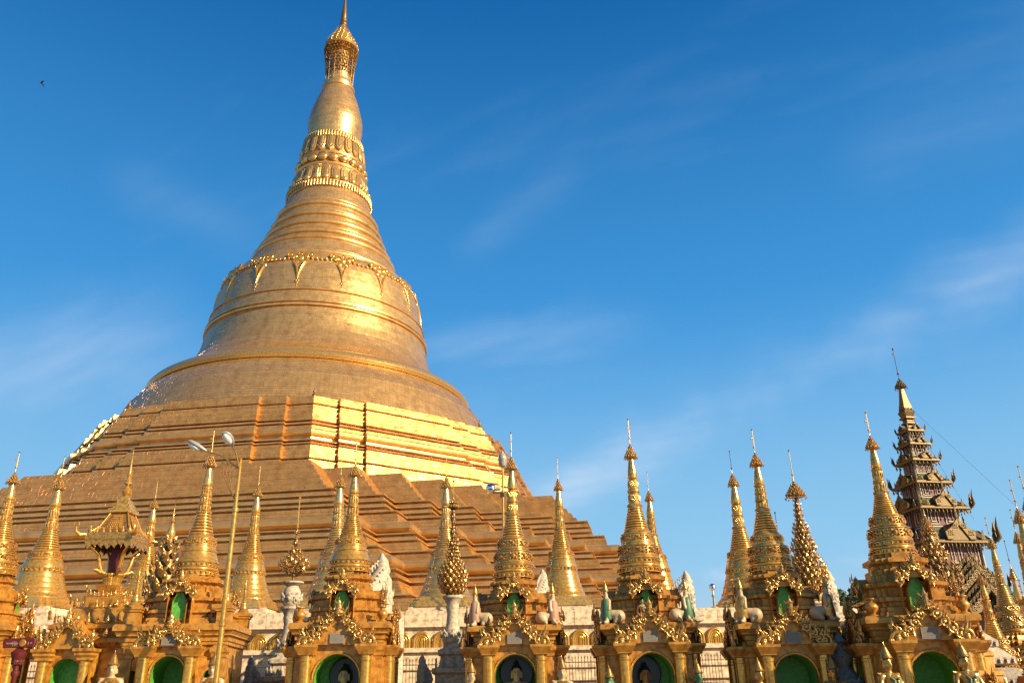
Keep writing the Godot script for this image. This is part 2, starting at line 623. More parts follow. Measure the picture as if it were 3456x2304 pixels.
func lathe_plates(mb: MB, p: Array, pw: float, ph: float, lift: float, from: float, to: float) -> void:
	for i in p.size() - 1:
		var a: Vector2 = p[i]
		var b: Vector2 = p[i + 1]
		var len := a.distance_to(b)
		var rows := maxi(1, roundi(len / ph))
		for r in rows:
			var q0 := a.lerp(b, float(r) / rows)
			var q1 := a.lerp(b, float(r + 1) / rows)
			var k := maxi(12, roundi((to - from) * q0.x / pw))
			var rowtone := rng.randf_range(0.95, 1.05)
			for j in k:
				var t0 := from + (to - from) * (j + 0.5 * (r & 1)) / k
				var t1 := from + (to - from) * (j + 1 + 0.5 * (r & 1)) / k
				mb.tint = gilt(rng.randf_range(0.97, 1.03) * rowtone, true)
				var o := lift * rng.randf_range(0.85, 1.15)
				var tw := rng.randf_range(-0.15, 0.15) * lift
				var m0 := t0 + (t1 - t0) * 0.012
				var m1 := t1 - (t1 - t0) * 0.012
				var A := Vector3((q0.x + o + tw) * sin(m0), q0.y, (q0.x + o + tw) * cos(m0))
				var B := Vector3((q0.x + o - tw) * sin(m1), q0.y, (q0.x + o - tw) * cos(m1))
				var D := Vector3((q1.x + lift * 0.3 - tw) * sin(m1), q1.y, (q1.x + lift * 0.3 - tw) * cos(m1))
				var E := Vector3((q1.x + lift * 0.3 + tw) * sin(m0), q1.y, (q1.x + lift * 0.3 + tw) * cos(m0))
				var dn := Vector3(sin((m0 + m1) / 2), 0, cos((m0 + m1) / 2)) * lift * 1.3
				mb.quad(A, B, D, E)
				mb.quad(A - dn, B - dn, B, A)
				mb.quad(B - dn, D - dn, D, B)
				mb.quad(E - dn, A - dn, A, E)

# a sloping wall as seen on the terraces, going up: list of [height, what]; returns [offset, height] points and the plain slopes
func terrace_profile(h0: float, e0: float, h1: float, e1: float, marks: Array) -> Array:
	var prof := []
	var slopes := []
	var slope := (e1 - e0) / (h1 - h0)
	var at := func(h: float) -> float: return e0 + (h - h0) * slope
	var last := Vector2(e0, h0)
	prof.append(last)
	for q in marks:
		var h: float = q[0]
		if q[1] == "groove":
			risers(prof, slopes, last, Vector2(at.call(h) - 0.02, h))
			prof.append(Vector2(at.call(h) - 0.3, h + 0.02))
			prof.append(Vector2(at.call(h + 0.16) - 0.3, h + 0.17))
			last = Vector2(at.call(h + 0.17) + 0.1, h + 0.18)
			prof.append(last)
			last = Vector2(at.call(h + 0.25) + 0.1, h + 0.26)
			prof.append(last)
		elif q[1] == "torus":
			var r: float = q[2]
			risers(prof, slopes, last, Vector2(at.call(h), h))
			prof.append(Vector2(at.call(h) - 0.35, h + 0.03))
			prof.append(Vector2(at.call(h) - 0.35, h + 0.32))
			for i in 7:
				var t := -PI * 0.5 + PI * i / 6.0
				prof.append(Vector2(at.call(h + 0.3 + r) + 0.02 + r * 0.95 * cos(t), h + 0.34 + r + r * sin(t)))
			last = Vector2(at.call(h + 0.4 + 2 * r) + 0.02, h + 0.42 + 2 * r)
			prof.append(last)
	risers(prof, slopes, last, Vector2(e1, h1))
	return [prof, slopes]

# the same from a list of walls [outward offset at foot, at top, height of top], grooves and round mouldings
func terrace_path(h: float, list: Array) -> Array:
	var prof := []
	var slopes := []
	var e := 0.0
	for q in list:
		if q[0] == "wall":
			prof.append(Vector2(q[1], h))
			risers(prof, slopes, Vector2(q[1], h), Vector2(q[2], q[3]), 0.5)
			e = q[2]
			h = q[3]
		elif q[0] == "groove":
			prof.append_array([Vector2(e - 0.28, h + 0.02), Vector2(e - 0.3, h + 0.16), Vector2(e + 0.08, h + 0.17), Vector2(e + 0.07, h + 0.26)])
			h += 0.26
		else:
			var r: float = q[2]
			prof.append_array([Vector2(q[1] - 0.3, h + 0.03), Vector2(q[1] - 0.3, h + 0.2)])
			for i in 9:
				var t := -PI * 0.5 + PI * i / 8.0
				prof.append(Vector2(q[1] + r * cos(t), h + 0.22 + r + r * sin(t)))
			h += 0.24 + 2.0 * r
			e = q[1]
	return [prof, slopes]

# the way up from one point to the next in steep plated risers, each set back behind the one below
func risers(prof: Array, slopes: Array, a: Vector2, b: Vector2, steep := 0.3) -> void:
	var n := maxi(1, roundi((b.y - a.y) / 0.5))
	for i in n:
		var p := a.lerp(b, float(i) / n)
		var q := a.lerp(b, float(i + 1) / n)
		var top := Vector2(lerpf(p.x, q.x, steep), q.y - 0.025)
		slopes.append([prof.size() - 1, p, top])
		prof.append(top)
		prof.append(q)

func clad(mb: MB, plan: PackedVector2Array, slopes: Array, keep: Callable, pw: float, ph: float, singles := [], node: Node = null, plan_at = null) -> void:
	for s in slopes:
		var q0: Vector2 = s[1]
		var q1: Vector2 = s[2]
		if q0.distance_to(q1) < 0.22:
			continue
		var r0: PackedVector2Array = plan_at.call(q0.x) if plan_at != null else MB.inset(plan, q0.x)
		var r1: PackedVector2Array = plan_at.call(q1.x) if plan_at != null else MB.inset(plan, q1.x)
		for j in plan.size():
			if not keep.call(j):
				continue
			var l := (j + 1) % plan.size()
			if r0[j].distance_to(r0[l]) < 0.05:
				continue
			var lone: bool = singles.size() and j == singles[0] and s[0] in singles[1]
			plates(mb, Vector3(r0[j].x, q0.y, r0[j].y), Vector3(r0[l].x, q0.y, r0[l].y), Vector3(r1[l].x, q1.y, r1[l].y), Vector3(r1[j].x, q1.y, r1[j].y), pw, ph, 0.02, node if lone else null, 150 if lone else 0)

func make_great_stupa() -> void:
	var s := thing("great_stupa", "colossal gilded bell-shaped stupa rising over all the shrines", "stupa", Vector3(SC.x, 4.6, SC.z), FACE)
	var y0 := 4.6
	# in the stupa's own axes the main face looks along +z and heights count from the plinth's top
	# lower terraces: square with stepped corners
	var A := 28.6
	var B := 11.8
	var st := (A - B) / 6.0
	var low := PackedVector2Array()
	for side in 4:
		var b := side * PI / 2
		var pts := [Vector2(-B, A), Vector2(B, A)]
		for i in range(1, 6):
			pts.append(Vector2(B + st * (i - 1), A - st * i))
			pts.append(Vector2(B + st * i, A - st * i))
		pts.append(Vector2(B + st * 5, A - st * 6))
		for p in pts:
			low.append(Vector2(p.x * cos(b) + p.y * sin(b), -p.x * sin(b) + p.y * cos(b)))
	var lp := terrace_path(0.0, [["wall", 13.4, 12.7, 1.0], ["groove"], ["wall", 12.2, 11.5, 2.15], ["groove"], ["wall", 10.8, 10.35, 3.3], ["groove"], ["wall", 10.25, 10.15, 3.8], ["groove"],
		["torus", 9.5, 0.34], ["wall", 8.9, 8.4, 5.5], ["groove"], ["wall", 7.6, 7.1, 6.5], ["groove"], ["wall", 7.0, 6.95, 6.95], ["groove"],
		["torus", 6.0, 0.38], ["wall", 5.2, 4.9, 8.95], ["groove"], ["wall", 4.0, 3.8, 9.55], ["groove"], ["wall", 3.75, 3.7, 10.0], ["groove"], ["wall", 3.6, 3.5, 10.5], ["groove"], ["wall", 2.7, 0.0, 13.85]])
	var mb := MB.new()
	mb.sweep(low, lp[0])
	part(s, "lower_terrace", mb.done(), M.gilded_sheet)
	# octagon
	var oct_a := 28.0 * cos(PI / 8)
	var oct_plan := func(e: float) -> PackedVector2Array:
		var oct := PackedVector2Array()
		var Rc := (oct_a + e) / cos(PI / 8)
		for i in 8:
			var a0 := PI / 8 + i * PI / 4
			var c0 := Vector2(sin(a0), cos(a0)) * Rc
			var c1 := Vector2(sin(a0 + PI / 4), cos(a0 + PI / 4)) * Rc
			var u := (c1 - c0).normalized()
			var nn := (c0 + c1).normalized()
			var L := c0.distance_to(c1)
			var k := 2.35
			oct.append_array(PackedVector2Array([c0, c0 + u * k, c0 + u * k + nn * 0.45, c0 + u * 2 * k + nn * 0.45, c0 + u * 2 * k + nn * 0.9,
				c0 + u * (L - 2 * k) + nn * 0.9, c0 + u * (L - 2 * k) + nn * 0.45, c0 + u * (L - k) + nn * 0.45, c0 + u * (L - k)]))
		return oct
	var oct: PackedVector2Array = oct_plan.call(0.0)
	var op := terrace_profile(18.35 - y0, 0.0, 26.3 - y0, -4.35, [
		[19.45 - y0, "groove"], [20.9 - y0, "groove"], [21.25 - y0, "groove"], [21.6 - y0, "torus", 0.33], [23.0 - y0, "groove"], [23.4 - y0, "groove"], [25.25 - y0, "groove"]])
	mb = MB.new()
	var oct_rings := []
	for q in op[0]:
		oct_rings.append(oct_plan.call(q.x))
	mb.loft(oct_rings, op[0])
	part(s, "octagon_terrace", mb.done(), M.gilded_sheet)
	# plates: only the sides that can be seen from the front
	var pm := MB.new()
	pm.tinted = true
	var front := func(j: int) -> bool:
		var l := (j + 1) % low.size()
		var d := low[l] - low[j]
		var nn := Vector2(-d.y, d.x).normalized()
		return nn.y > 0.5 or nn.x > 0.5 or (nn.x < -0.5 and low[j].y > 0.0)
	clad(pm, low, lp[1], front, 0.36, 0.27, [0, [0, 2, 4, 7, 8]], s)
	var ofront := func(j: int) -> bool:
		var l := (j + 1) % oct.size()
		var d := oct[l] - oct[j]
		var nn := Vector2(-d.y, d.x).normalized()
		return nn.y > -0.1
	clad(pm, oct, op[1], ofront, 0.36, 0.27, [], null, oct_plan)
	# skirt, flange, bell
	var skirt := V2([21.6, 21.2, 20.7, 23.2, 19.75, 25.3, 18.6, 26.8, 17.95, 27.4])
	var flange := V2([17.95, 27.4, 18.1, 27.42, 18.28, 27.7, 18.22, 28.0, 17.95, 28.35, 17.45, 28.7, 16.95, 28.95, 16.5, 29.0])
	var bell := V2([16.45, 29.0, 15.4, 29.75, 14.5, 30.65, 13.85, 31.6, 13.42, 32.6, 13.12, 33.7, 12.92, 34.9, 12.82, 35.4])
	var belt := V2([12.82, 35.4, 13.05, 35.45, 13.08, 35.62, 12.86, 35.7, 12.84, 35.86, 13.0, 35.9, 13.0, 36.1, 12.75, 36.2])
	var upper := V2([12.75, 36.2, 12.55, 37.4, 12.7, 37.45, 12.66, 37.6, 12.42, 37.7, 12.2, 39.2, 11.9, 40.8, 11.55, 42.0, 11.2, 42.6, 10.75, 43.0, 10.4, 43.2])
	for q in [["skirt", skirt], ["flange", flange], ["bell", bell], ["bell_belt", belt], ["bell_shoulder", upper]]:
		mb = MB.new()
		mb.lathe(q[1], 160)
		part(s, q[0], mb.done(), M.gilded_sheet if q[0] != "flange" else M.gilded_relief)
	var f0 := -1.5
	var f1 := 2.1
	lathe_plates(pm, skirt, 0.42, 0.3, 0.035, f0, f1)
	lathe_plates(pm, bell, 0.42, 0.3, 0.022, f0, f1)
	lathe_plates(pm, V2([12.75, 36.2, 12.55, 37.38]), 0.42, 0.3, 0.022, f0, f1)
	lathe_plates(pm, V2([12.42, 37.7, 12.2, 39.2, 11.9, 40.8, 11.55, 42.0]), 0.42, 0.3, 0.02, f0, f1)
	# turban rings
	var core := V2([10.4, 43.2, 9.7, 43.7, 9.3, 44.6, 8.9, 45.7, 8.4, 46.4, 7.9, 47.5, 7.4, 48.7, 6.85, 50.2, 6.3, 51.9, 5.9, 53.3, 5.45, 54.6, 5.2, 55.4])
	mb = MB.new()
	mb.lathe(core, 120)
	part(s, "turban_core", mb.done(), M.gilded_sheet)
	lathe_plates(pm, core.slice(1), 0.42, 0.32, 0.018, f0, f1)
	for q in [[43.55, 9.95, 0.42], [44.15, 9.55, 0.2], [46.3, 8.55, 0.38], [47.45, 8.0, 0.4], [48.2, 7.65, 0.16], [49.1, 7.3, 0.4], [50.65, 6.75, 0.38], [51.2, 6.55, 0.16], [52.45, 6.2, 0.36], [53.2, 5.95, 0.15]]:
		mb = MB.new()
		var ring := []
		for i in 11:
			var t := -PI * 0.6 + PI * 1.2 * i / 10.0
			ring.append(Vector2(q[1] - 0.1 + q[2] * cos(t) * 1.05, q[0] + q[2] * sin(t)))
		mb.lathe(ring, 120)
		part(s, "turban_ring", mb.done(), M.gilded_sheet)
	# lotus tiers
	var lotus := V2([5.15, 55.4, 5.25, 55.5, 5.3, 56.45, 5.05, 56.5, 4.85, 56.8, 4.5, 59.1, 4.62, 59.2, 4.66, 59.5, 4.4, 59.62, 4.25, 59.8, 4.25, 61.0, 4.38, 61.1, 4.38, 61.35, 4.1, 61.4, 3.72, 64.1, 3.8, 64.2, 3.8, 65.0, 3.5, 65.1, 3.35, 65.3])
	mb = MB.new()
	mb.lathe(lotus, 96)
	part(s, "lotus_core", mb.done(), M.gilded_sheet)
	var tooth := MB.new()
	tooth.lathe(V2([0.0, 0.0, 0.13, 0.02, 0.15, 0.45, 0.13, 0.86, 0.0, 0.9]), 6)
	var tm := tooth.done()
	for i in 84:
		var a := TAU * i / 84
		part(s, "tooth_moulding", tm, M.gilded_relief, T(Vector3(5.36 * sin(a), 55.5, 5.36 * cos(a)), a))
	for i in 66:
		var a := TAU * i / 66
		part(s, "tooth_moulding", tm, M.gilded_relief, T(Vector3(3.86 * sin(a), 64.15, 3.86 * cos(a)), a, Vector3(0.95, 0.95, 0.95)))
	# upright petals with a bulb at the foot, hanging petals above
	var petal := MB.new()
	petal.prism(PackedVector2Array([Vector2(-0.36, 0), Vector2(0.36, 0), Vector2(0.5, 0.7), Vector2(0.5, 1.7), Vector2(0.34, 2.15), Vector2(0, 2.45), Vector2(-0.34, 2.15), Vector2(-0.5, 1.7), Vector2(-0.5, 0.7)]), -0.15, 0.14, 0.09)
	petal.prism(PackedVector2Array([Vector2(-0.2, 0.3), Vector2(0.2, 0.3), Vector2(0.28, 1.6), Vector2(0, 2.0), Vector2(-0.28, 1.6)]), 0.12, 0.24, 0.08)
	var pmsh := petal.done()
	var bulb := MB.new()
	bulb.at(Transform3D(Basis.from_scale(Vector3(1, 0.85, 0.7)), Vector3.ZERO))
	bulb.ball(0.5, 12, 8)
	var bm := bulb.done()
	for i in 26:
		var a := TAU * i / 26
		var tilt := Basis(Vector3.UP, a) * Basis(Vector3.RIGHT, -0.14)
		part(s, "lotus_petal", pmsh, M.gilded_relief, Transform3D(tilt, Vector3(4.88 * sin(a), 56.75, 4.88 * cos(a))))
		part(s, "petal_bulb", bm, M.gilded_relief, T(Vector3(5.05 * sin(a), 56.95, 5.05 * cos(a)), a, Vector3(0.95, 0.9, 1)))
	for i in 20:
		var a := TAU * (i + 0.3) / 20
		part(s, "great_bead", bm, M.gilded_relief, T(Vector3(4.38 * sin(a), 60.4, 4.38 * cos(a)), a, Vector3(1.28, 1.15, 1.1)))
	for i in 22:
		var a := TAU * i / 22
		var tilt := Basis(Vector3.UP, a) * Basis(Vector3.RIGHT, -0.14) * Basis(Vector3.BACK, PI)
		part(s, "lotus_petal", pmsh, M.gilded_relief, Transform3D(tilt, Vector3(3.86 * sin(a), 64.1, 3.86 * cos(a))))
	# banana bud
	var bud := V2([3.3, 65.2, 3.48, 66.2, 3.6, 67.4, 3.63, 68.3, 3.55, 69.0, 3.35, 70.0, 3.05, 71.2, 2.7, 72.4, 2.35, 73.4, 2.12, 74.0])
	mb = MB.new()
	mb.lathe(bud, 72)
	part(s, "banana_bud", mb.done(), M.gilded_sheet)
	lathe_plates(pm, bud, 0.4, 0.3, 0.014, f0, f1)
	var neck := V2([2.1, 74.0, 2.24, 74.1, 2.26, 74.4, 2.05, 74.5, 2.08, 74.9, 1.9, 75.0, 1.72, 75.6, 1.78, 75.7, 1.78, 75.95, 1.6, 76.05, 1.5, 77.0, 1.56, 77.1, 1.55, 77.35, 1.42, 77.4, 1.3, 79.0, 1.15, 81.4])
	mb = MB.new()
	mb.lathe(neck, 48)
	part(s, "neck", mb.done(), M.gilded_sheet)
	# crown umbrella with bells, struts and pinnacles
	var hti := thing_part(s, "crown_umbrella")
	mb = MB.new()
	mb.lathe(V2([1.1, 81.0, 2.2, 81.3, 2.36, 81.35, 2.34, 81.75, 2.24, 81.8, 2.24, 82.2, 2.02, 82.35, 2.0, 82.7, 1.76, 82.85, 1.74, 83.2, 1.48, 83.4, 1.46, 83.75, 1.18, 83.95, 1.16, 84.3, 0.9, 84.6, 0.88, 84.95, 0.66, 85.2, 0.64, 85.5, 0.46, 85.7, 0.42, 86.0]), 48)
	part(hti, "canopy", mb.done(), M.gold_leaf)
	mb = MB.new()
	mb.lathe(V2([0.4, 85.95, 0.5, 86.1, 0.55, 86.35, 0.4, 86.6, 0.3, 86.65, 0.46, 86.85, 0.48, 87.1, 0.36, 87.3, 0.42, 87.5, 0.36, 88.4, 0.24, 89.6, 0.12, 91.2, 0.05, 92.4, 0.16, 92.6, 0.2, 92.9, 0.08, 93.2, 0.0, 93.3]), 16)
	part(hti, "vane_spire", mb.done(), M.old_gold)
	var rod := MB.new()
	rod.tube([Vector3.ZERO, Vector3(0, 1, 0)], [0.025, 0.025], 5)
	var rm := rod.done()
	for i in 14:
		var a := TAU * i / 14
		var p := Vector3(1.9 * sin(a), 75.0, 1.9 * cos(a))
		var q := Vector3(2.1 * sin(a), 81.3, 2.1 * cos(a))
		part(hti, "strut", rm, M.brass_rod, between(p, q))
	var drop := MB.new()
	drop.lathe(V2([0.0, -0.32, 0.1, -0.3, 0.075, -0.12, 0.03, -0.05, 0.02, 0.0]), 6)
	var dm := drop.done()
	for ringi in 9:
		for i in 30:
			var a := TAU * (i + 0.5 * (ringi & 1)) / 30
			var rr: float = 2.3 - 0.075 * ringi
			part(hti, "hanging_bell", dm, M.old_gold if (i + ringi) % 4 else M.gold_leaf, T(Vector3(rr * sin(a), 81.3 - 0.5 * ringi, rr * cos(a)), a, Vector3(1.25, 1.5, 1.25)))
	var pin := MB.new()
	pin.lathe(V2([0.1, 0, 0.12, 0.1, 0.05, 0.2, 0.08, 0.35, 0.03, 0.6, 0.0, 0.85]), 6)
	var pinm := pin.done()
	for tier in [[2.28, 81.75, 20], [2.0, 82.35, 18], [1.72, 82.9, 16], [1.45, 83.45, 14], [1.15, 84.0, 12], [0.88, 84.65, 10]]:
		for i in tier[2]:
			var a: float = TAU * i / tier[2]
			part(hti, "pinnacle", pinm, M.gold_leaf, T(Vector3(tier[0] * sin(a), tier[1], tier[0] * cos(a)), a))
	# garland with pendants round the shoulder
	var pend := garland_mesh()
	var gb := MB.new()
	gb.ball(1.0, 8, 5)
	var gbm := gb.done()
	for i in 16:
		var a := TAU * (i + 0.42) / 16
		var tilt := Basis(Vector3.UP, a) * Basis(Vector3.RIGHT, -0.17)
		part(s, "garland_pendant", pend, M.gold_leaf, Transform3D(tilt, Vector3(11.66 * sin(a), 41.9, 11.66 * cos(a))))
		for j in 9:
			var t := (j + 0.5) / 9.0
			var rr := 0.13 + 0.09 * sin(PI * t) * (1.0 if j % 2 else 0.5)
			var ba := a + TAU / 16.0 * t
			part(s, "garland_bead", gbm, M.gold_leaf, T(Vector3(11.72 * sin(ba), 41.75 - 0.1 * sin(PI * t), 11.72 * cos(ba)), 0, Vector3.ONE * rr))
	# little lightning rods on the octagon's corners and a lamp on its shoulder
	var fin := MB.new()
	fin.lathe(V2([0.2, 0, 0.22, 0.15, 0.08, 0.25, 0.13, 0.45, 0.04, 0.7, 0.0, 1.0]), 8)
	var fm := fin.done()
	for i in 8:
		var a := PI / 8 + i * PI / 4
		part(s, "corner_finial", fm, M.old_gold, T(Vector3(23.2 * sin(a), 21.7, 23.2 * cos(a)), a))
	var cl := part(s, "plate_cladding", pm.done(), M.gilded_plate)
	cl.set_meta("kind", "stuff")

func thing_part(parent: Node3D, called: String) -> Node3D:
	var o := Node3D.new()
	o.name = called
	parent.add_child(o, true)
	return o

func between(p: Vector3, q: Vector3, fat := 1.0) -> Transform3D:
	var d := q - p
	var y := d.normalized()
	var x := y.cross(Vector3(0.3, 0.2, 0.9)).normalized()
	return Transform3D(Basis(x * fat, d, x.cross(y) * fat), p)

func garland_mesh() -> ArrayMesh:
	var mb := MB.new()
	for q in [[-0.62, 0.0, 0.36], [0.62, 0.0, 0.36], [0.0, -0.25, 0.42], [-0.32, -0.75, 0.34], [0.34, -0.75, 0.34], [-1.1, 0.25, 0.26], [1.1, 0.25, 0.26], [0, 0.35, 0.22]]:
		mb.at(Transform3D(Basis.from_scale(Vector3(1, 0.85, 0.45)), Vector3(q[0], q[1], 0)))
		mb.ball(q[2], 10, 6)
		mb.at(Transform3D(Basis(Vector3.RIGHT, PI / 2), Vector3(q[0], q[1], 0.02)))
		var ring := []
		for i in 7:
			var t := TAU * i / 6.0
			ring.append(Vector2(q[2] + 0.05 + 0.07 * cos(t), 0.08 * sin(t)))
		mb.lathe(ring, 12)
	mb.at(Transform3D())
	mb.tube([Vector3(-0.5, -0.95, 0.08), Vector3(-0.22, -1.6, 0.12), Vector3(-0.06, -2.4, 0.12), Vector3(0, -3.2, 0.1)], [0.16, 0.15, 0.12, 0.06], 6)
	mb.tube([Vector3(0.5, -0.95, 0.08), Vector3(0.22, -1.6, 0.12), Vector3(0.06, -2.4, 0.12), Vector3(0, -3.2, 0.1)], [0.16, 0.15, 0.12, 0.06], 6)
	for q in [[-0.12, -3.35, 0.13], [0.12, -3.35, 0.13], [0, -3.6, 0.15], [0, -3.95, 0.08]]:
		mb.at(Transform3D(Basis.from_scale(Vector3(1, 1.1, 0.6)), Vector3(q[0], q[1], 0.08)))
		mb.ball(q[2], 8, 5)
	return mb.done()

# ---------------------------------------------------------------- shared ornaments
func make_bits() -> void:
	var mb := MB.new()
	# volute with a boss and two leaves: about one unit across
	var pts := []
	var rad := []
	for i in 22:
		var t := i / 21.0
		var a := 0.4 + t * TAU * 1.35
		var r := lerpf(0.46, 0.12, t)
		pts.append(Vector3(cos(a) * r, sin(a) * r, 0.05 * sin(a * 2)))
		rad.append(lerpf(0.16, 0.08, t))
	mb.tube(pts, rad, 6)
	mb.at(Transform3D(Basis.from_scale(Vector3(1, 1, 0.8)), Vector3(0, 0, 0.05)))
	mb.ball(0.2, 8, 5)
	mb.at(Transform3D(Basis(Vector3.BACK, -0.5), Vector3(0.38, 0.36, 0)))
	mb.tube([Vector3(0, -0.2, 0), Vector3(0.07, 0.1, 0.03), Vector3(0.0, 0.42, 0.05)], [0.17, 0.14, 0.0], 5)
	mb.at(Transform3D(Basis(Vector3.BACK, 1.9), Vector3(-0.42, -0.28, 0)))
	mb.tube([Vector3(0, -0.15, 0), Vector3(0.06, 0.06, 0.03), Vector3(0.02, 0.24, 0.05)], [0.16, 0.13, 0.0], 5)
	mb.at(Transform3D(Basis(), Vector3(0.42, -0.26, 0.02)))
	mb.ball(0.15, 6, 4)
	mb.at(Transform3D(Basis(), Vector3(-0.38, 0.34, 0.02)))
	mb.ball(0.13, 6, 4)
	K.scroll = mb.done()
	# flame-shaped leaf standing one unit high, curled tip
	mb = MB.new()
	mb.prism(PackedVector2Array([Vector2(-0.18, 0), Vector2(0.18, 0), Vector2(0.3, 0.22), Vector2(0.2, 0.42), Vector2(0.25, 0.52), Vector2(0.1, 0.72), Vector2(0.03, 1.0), Vector2(-0.09, 0.72), Vector2(-0.24, 0.5), Vector2(-0.19, 0.4), Vector2(-0.3, 0.2)]), -0.06, 0.09, 0.06)
	mb.tube([Vector3(0, 0.02, 0.08), Vector3(0, 0.4, 0.13), Vector3(0.01, 0.8, 0.06)], [0.09, 0.07, 0.0], 5)
	mb.at(Transform3D(Basis(), Vector3(-0.13, 0.2, 0.08)))
	mb.ball(0.09, 6, 4)
	mb.at(Transform3D(Basis(), Vector3(0.13, 0.2, 0.08)))
	mb.ball(0.09, 6, 4)
	K.flame = mb.done()
	# pointed leaf of the flower urns, one unit high, bent outwards
	mb = MB.new()
	mb.at(Transform3D(Basis(Vector3.RIGHT, 0.35), Vector3.ZERO))
	mb.prism(PackedVector2Array([Vector2(-0.14, 0), Vector2(0.14, 0), Vector2(0.34, 0.3), Vector2(0.26, 0.5), Vector2(0.3, 0.62), Vector2(0.12, 0.82), Vector2(0, 1.05), Vector2(-0.12, 0.82), Vector2(-0.3, 0.62), Vector2(-0.26, 0.5), Vector2(-0.34, 0.3)]), -0.05, 0.08, 0.06)
	mb.at(Transform3D(Basis.from_scale(Vector3(1, 1.3, 0.8)), Vector3(0, 0.42, 0.24)))
	mb.ball(0.17, 7, 5)
	K.leaf = mb.done()
	# bell with a tongue, one unit long, hanging
	mb = MB.new()
	mb.lathe(V2([0.0, -0.75, 0.3, -0.72, 0.2, -0.35, 0.06, -0.2, 0.05, 0.0]), 6)
	mb.lathe(V2([0.0, -1.0, 0.1, -0.95, 0.05, -0.75]), 5)
	K.bell = mb.done()
	# smooth ring, unit radius
	mb = MB.new()
	var ring := []
	for i in 9:
		var t := -PI / 2 + PI * i / 8.0
		ring.append(Vector2(0.92 + 0.08 * cos(t), 0.5 + 0.5 * sin(t)))
	mb.lathe(ring, 28)
	K.ring = mb.done()
	# beaded ring, unit radius and height
	mb = MB.new()
	mb.lathe(V2([0.93, 0.0, 0.98, 0.05, 0.98, 0.2, 0.93, 0.25, 0.93, 0.75, 0.98, 0.8, 0.98, 0.95, 0.93, 1.0]), 28)
	for i in 26:
		var a := TAU * i / 26
		mb.at(Transform3D(Basis.from_scale(Vector3(0.9, 3.6, 0.9)), Vector3(0.96 * sin(a), 0.5, 0.96 * cos(a))))
		mb.ball(0.085, 6, 4)
	K.beads = mb.done()
	# relief collar: leaves and bosses round a band, unit radius and height
	mb = MB.new()
	mb.lathe(V2([0.94, 0.0, 1.0, 0.03, 1.0, 0.1, 0.94, 0.14, 0.92, 0.86, 0.97, 0.9, 0.97, 0.97, 0.9, 1.0]), 28)
	for i in 9:
		var a := TAU * i / 9
		for q in [[0.0, 0.5, 0.13], [0.17, 0.36, 0.075], [-0.17, 0.36, 0.075], [0.16, 0.68, 0.07], [-0.16, 0.68, 0.07], [0.35, 0.5, 0.055], [0.35, 0.72, 0.05], [0.35, 0.28, 0.05]]:
			mb.at(Transform3D(Basis(Vector3.UP, a + q[0]) * Basis.from_scale(Vector3(1, 1.6, 0.8)), Vector3(0.955 * sin(a + q[0]), q[1], 0.955 * cos(a + q[0]))))
			mb.ball(q[2], 7, 4)
	K.relief = mb.done()
	# petal band: upright petals, unit radius and height
	mb = MB.new()
	mb.lathe(V2([0.9, 0.0, 0.98, 0.05, 0.88, 0.12, 0.86, 0.85, 1.0, 0.93, 0.98, 1.0, 0.85, 1.0]), 24)
	for i in 12:
		var a := TAU * i / 12
		mb.at(Transform3D(Basis(Vector3.UP, a) * Basis.from_scale(Vector3(1, 1, 0.5)), Vector3(0.9 * sin(a), 0.1, 0.9 * cos(a))))
		mb.tube([Vector3(0, 0, 0), Vector3(0, 0.35, 0.12), Vector3(0, 0.75, 0.04)], [0.15, 0.19, 0.03], 6)
	K.petals = mb.done()
	# crown umbrella: base radius one, height one
	mb = MB.new()
	var cone := []
	for i in 7:
		var f := i / 7.0
		var r := 0.06 + 0.92 * pow(1.0 - f, 1.35)
		cone.append_array([Vector2(r, f * 0.8), Vector2(r + 0.04, f * 0.8 + 0.03), Vector2(r - 0.02, f * 0.8 + 0.075)])
	cone.append_array([Vector2(0.07, 0.82), Vector2(0.06, 0.9), Vector2(0.03, 1.0)])
	cone.push_front(Vector2(0.2, 0.03))
	mb.lathe(cone, 20)
	for tier in 5:
		var f := tier / 7.0
		var r := 0.08 + 0.92 * pow(1.0 - f, 1.35)
		var cnt := 14 - tier * 2
		for i in cnt:
			var a := TAU * (i + 0.5 * (tier & 1)) / cnt
			mb.at(Transform3D(Basis(), Vector3(r * sin(a), f * 0.8 + 0.06, r * cos(a))))
			mb.tube([Vector3.ZERO, Vector3(0, 0.06, 0), Vector3(0.0, 0.15, 0)], [0.075, 0.07, 0.0], 5)
	K.hti = mb.done()
	mb = MB.new()
	for i in 14:
		var a := TAU * i / 14
		mb.at(Transform3D(Basis.from_scale(Vector3(0.2, 0.3, 0.2)), Vector3(sin(a), 0, cos(a))))
		mb.lathe(V2([0.0, -0.75, 0.3, -0.72, 0.2, -0.35, 0.06, -0.2, 0.05, 0.1]), 5)
	K.bell_fringe = mb.done()
	# rod with a bud on top, unit height
	mb = MB.new()
	mb.lathe(V2([0.02, 0, 0.02, 0.06, 0.05, 0.08, 0.05, 0.1, 0.018, 0.12, 0.014, 0.9, 0.03, 0.91, 0.04, 0.95, 0.0, 1.0]), 6)
	K.rod = mb.done()
	mb = MB.new()
	mb.prism(PackedVector2Array([Vector2(0, -0.12), Vector2(-0.25, -0.1), Vector2(-0.5, -0.17), Vector2(-0.44, 0.0), Vector2(-0.52, 0.13), Vector2(-0.2, 0.07), Vector2(0, 0.12)]), -0.02, 0.02)
	K.vane = mb.done()
	mb = MB.new()
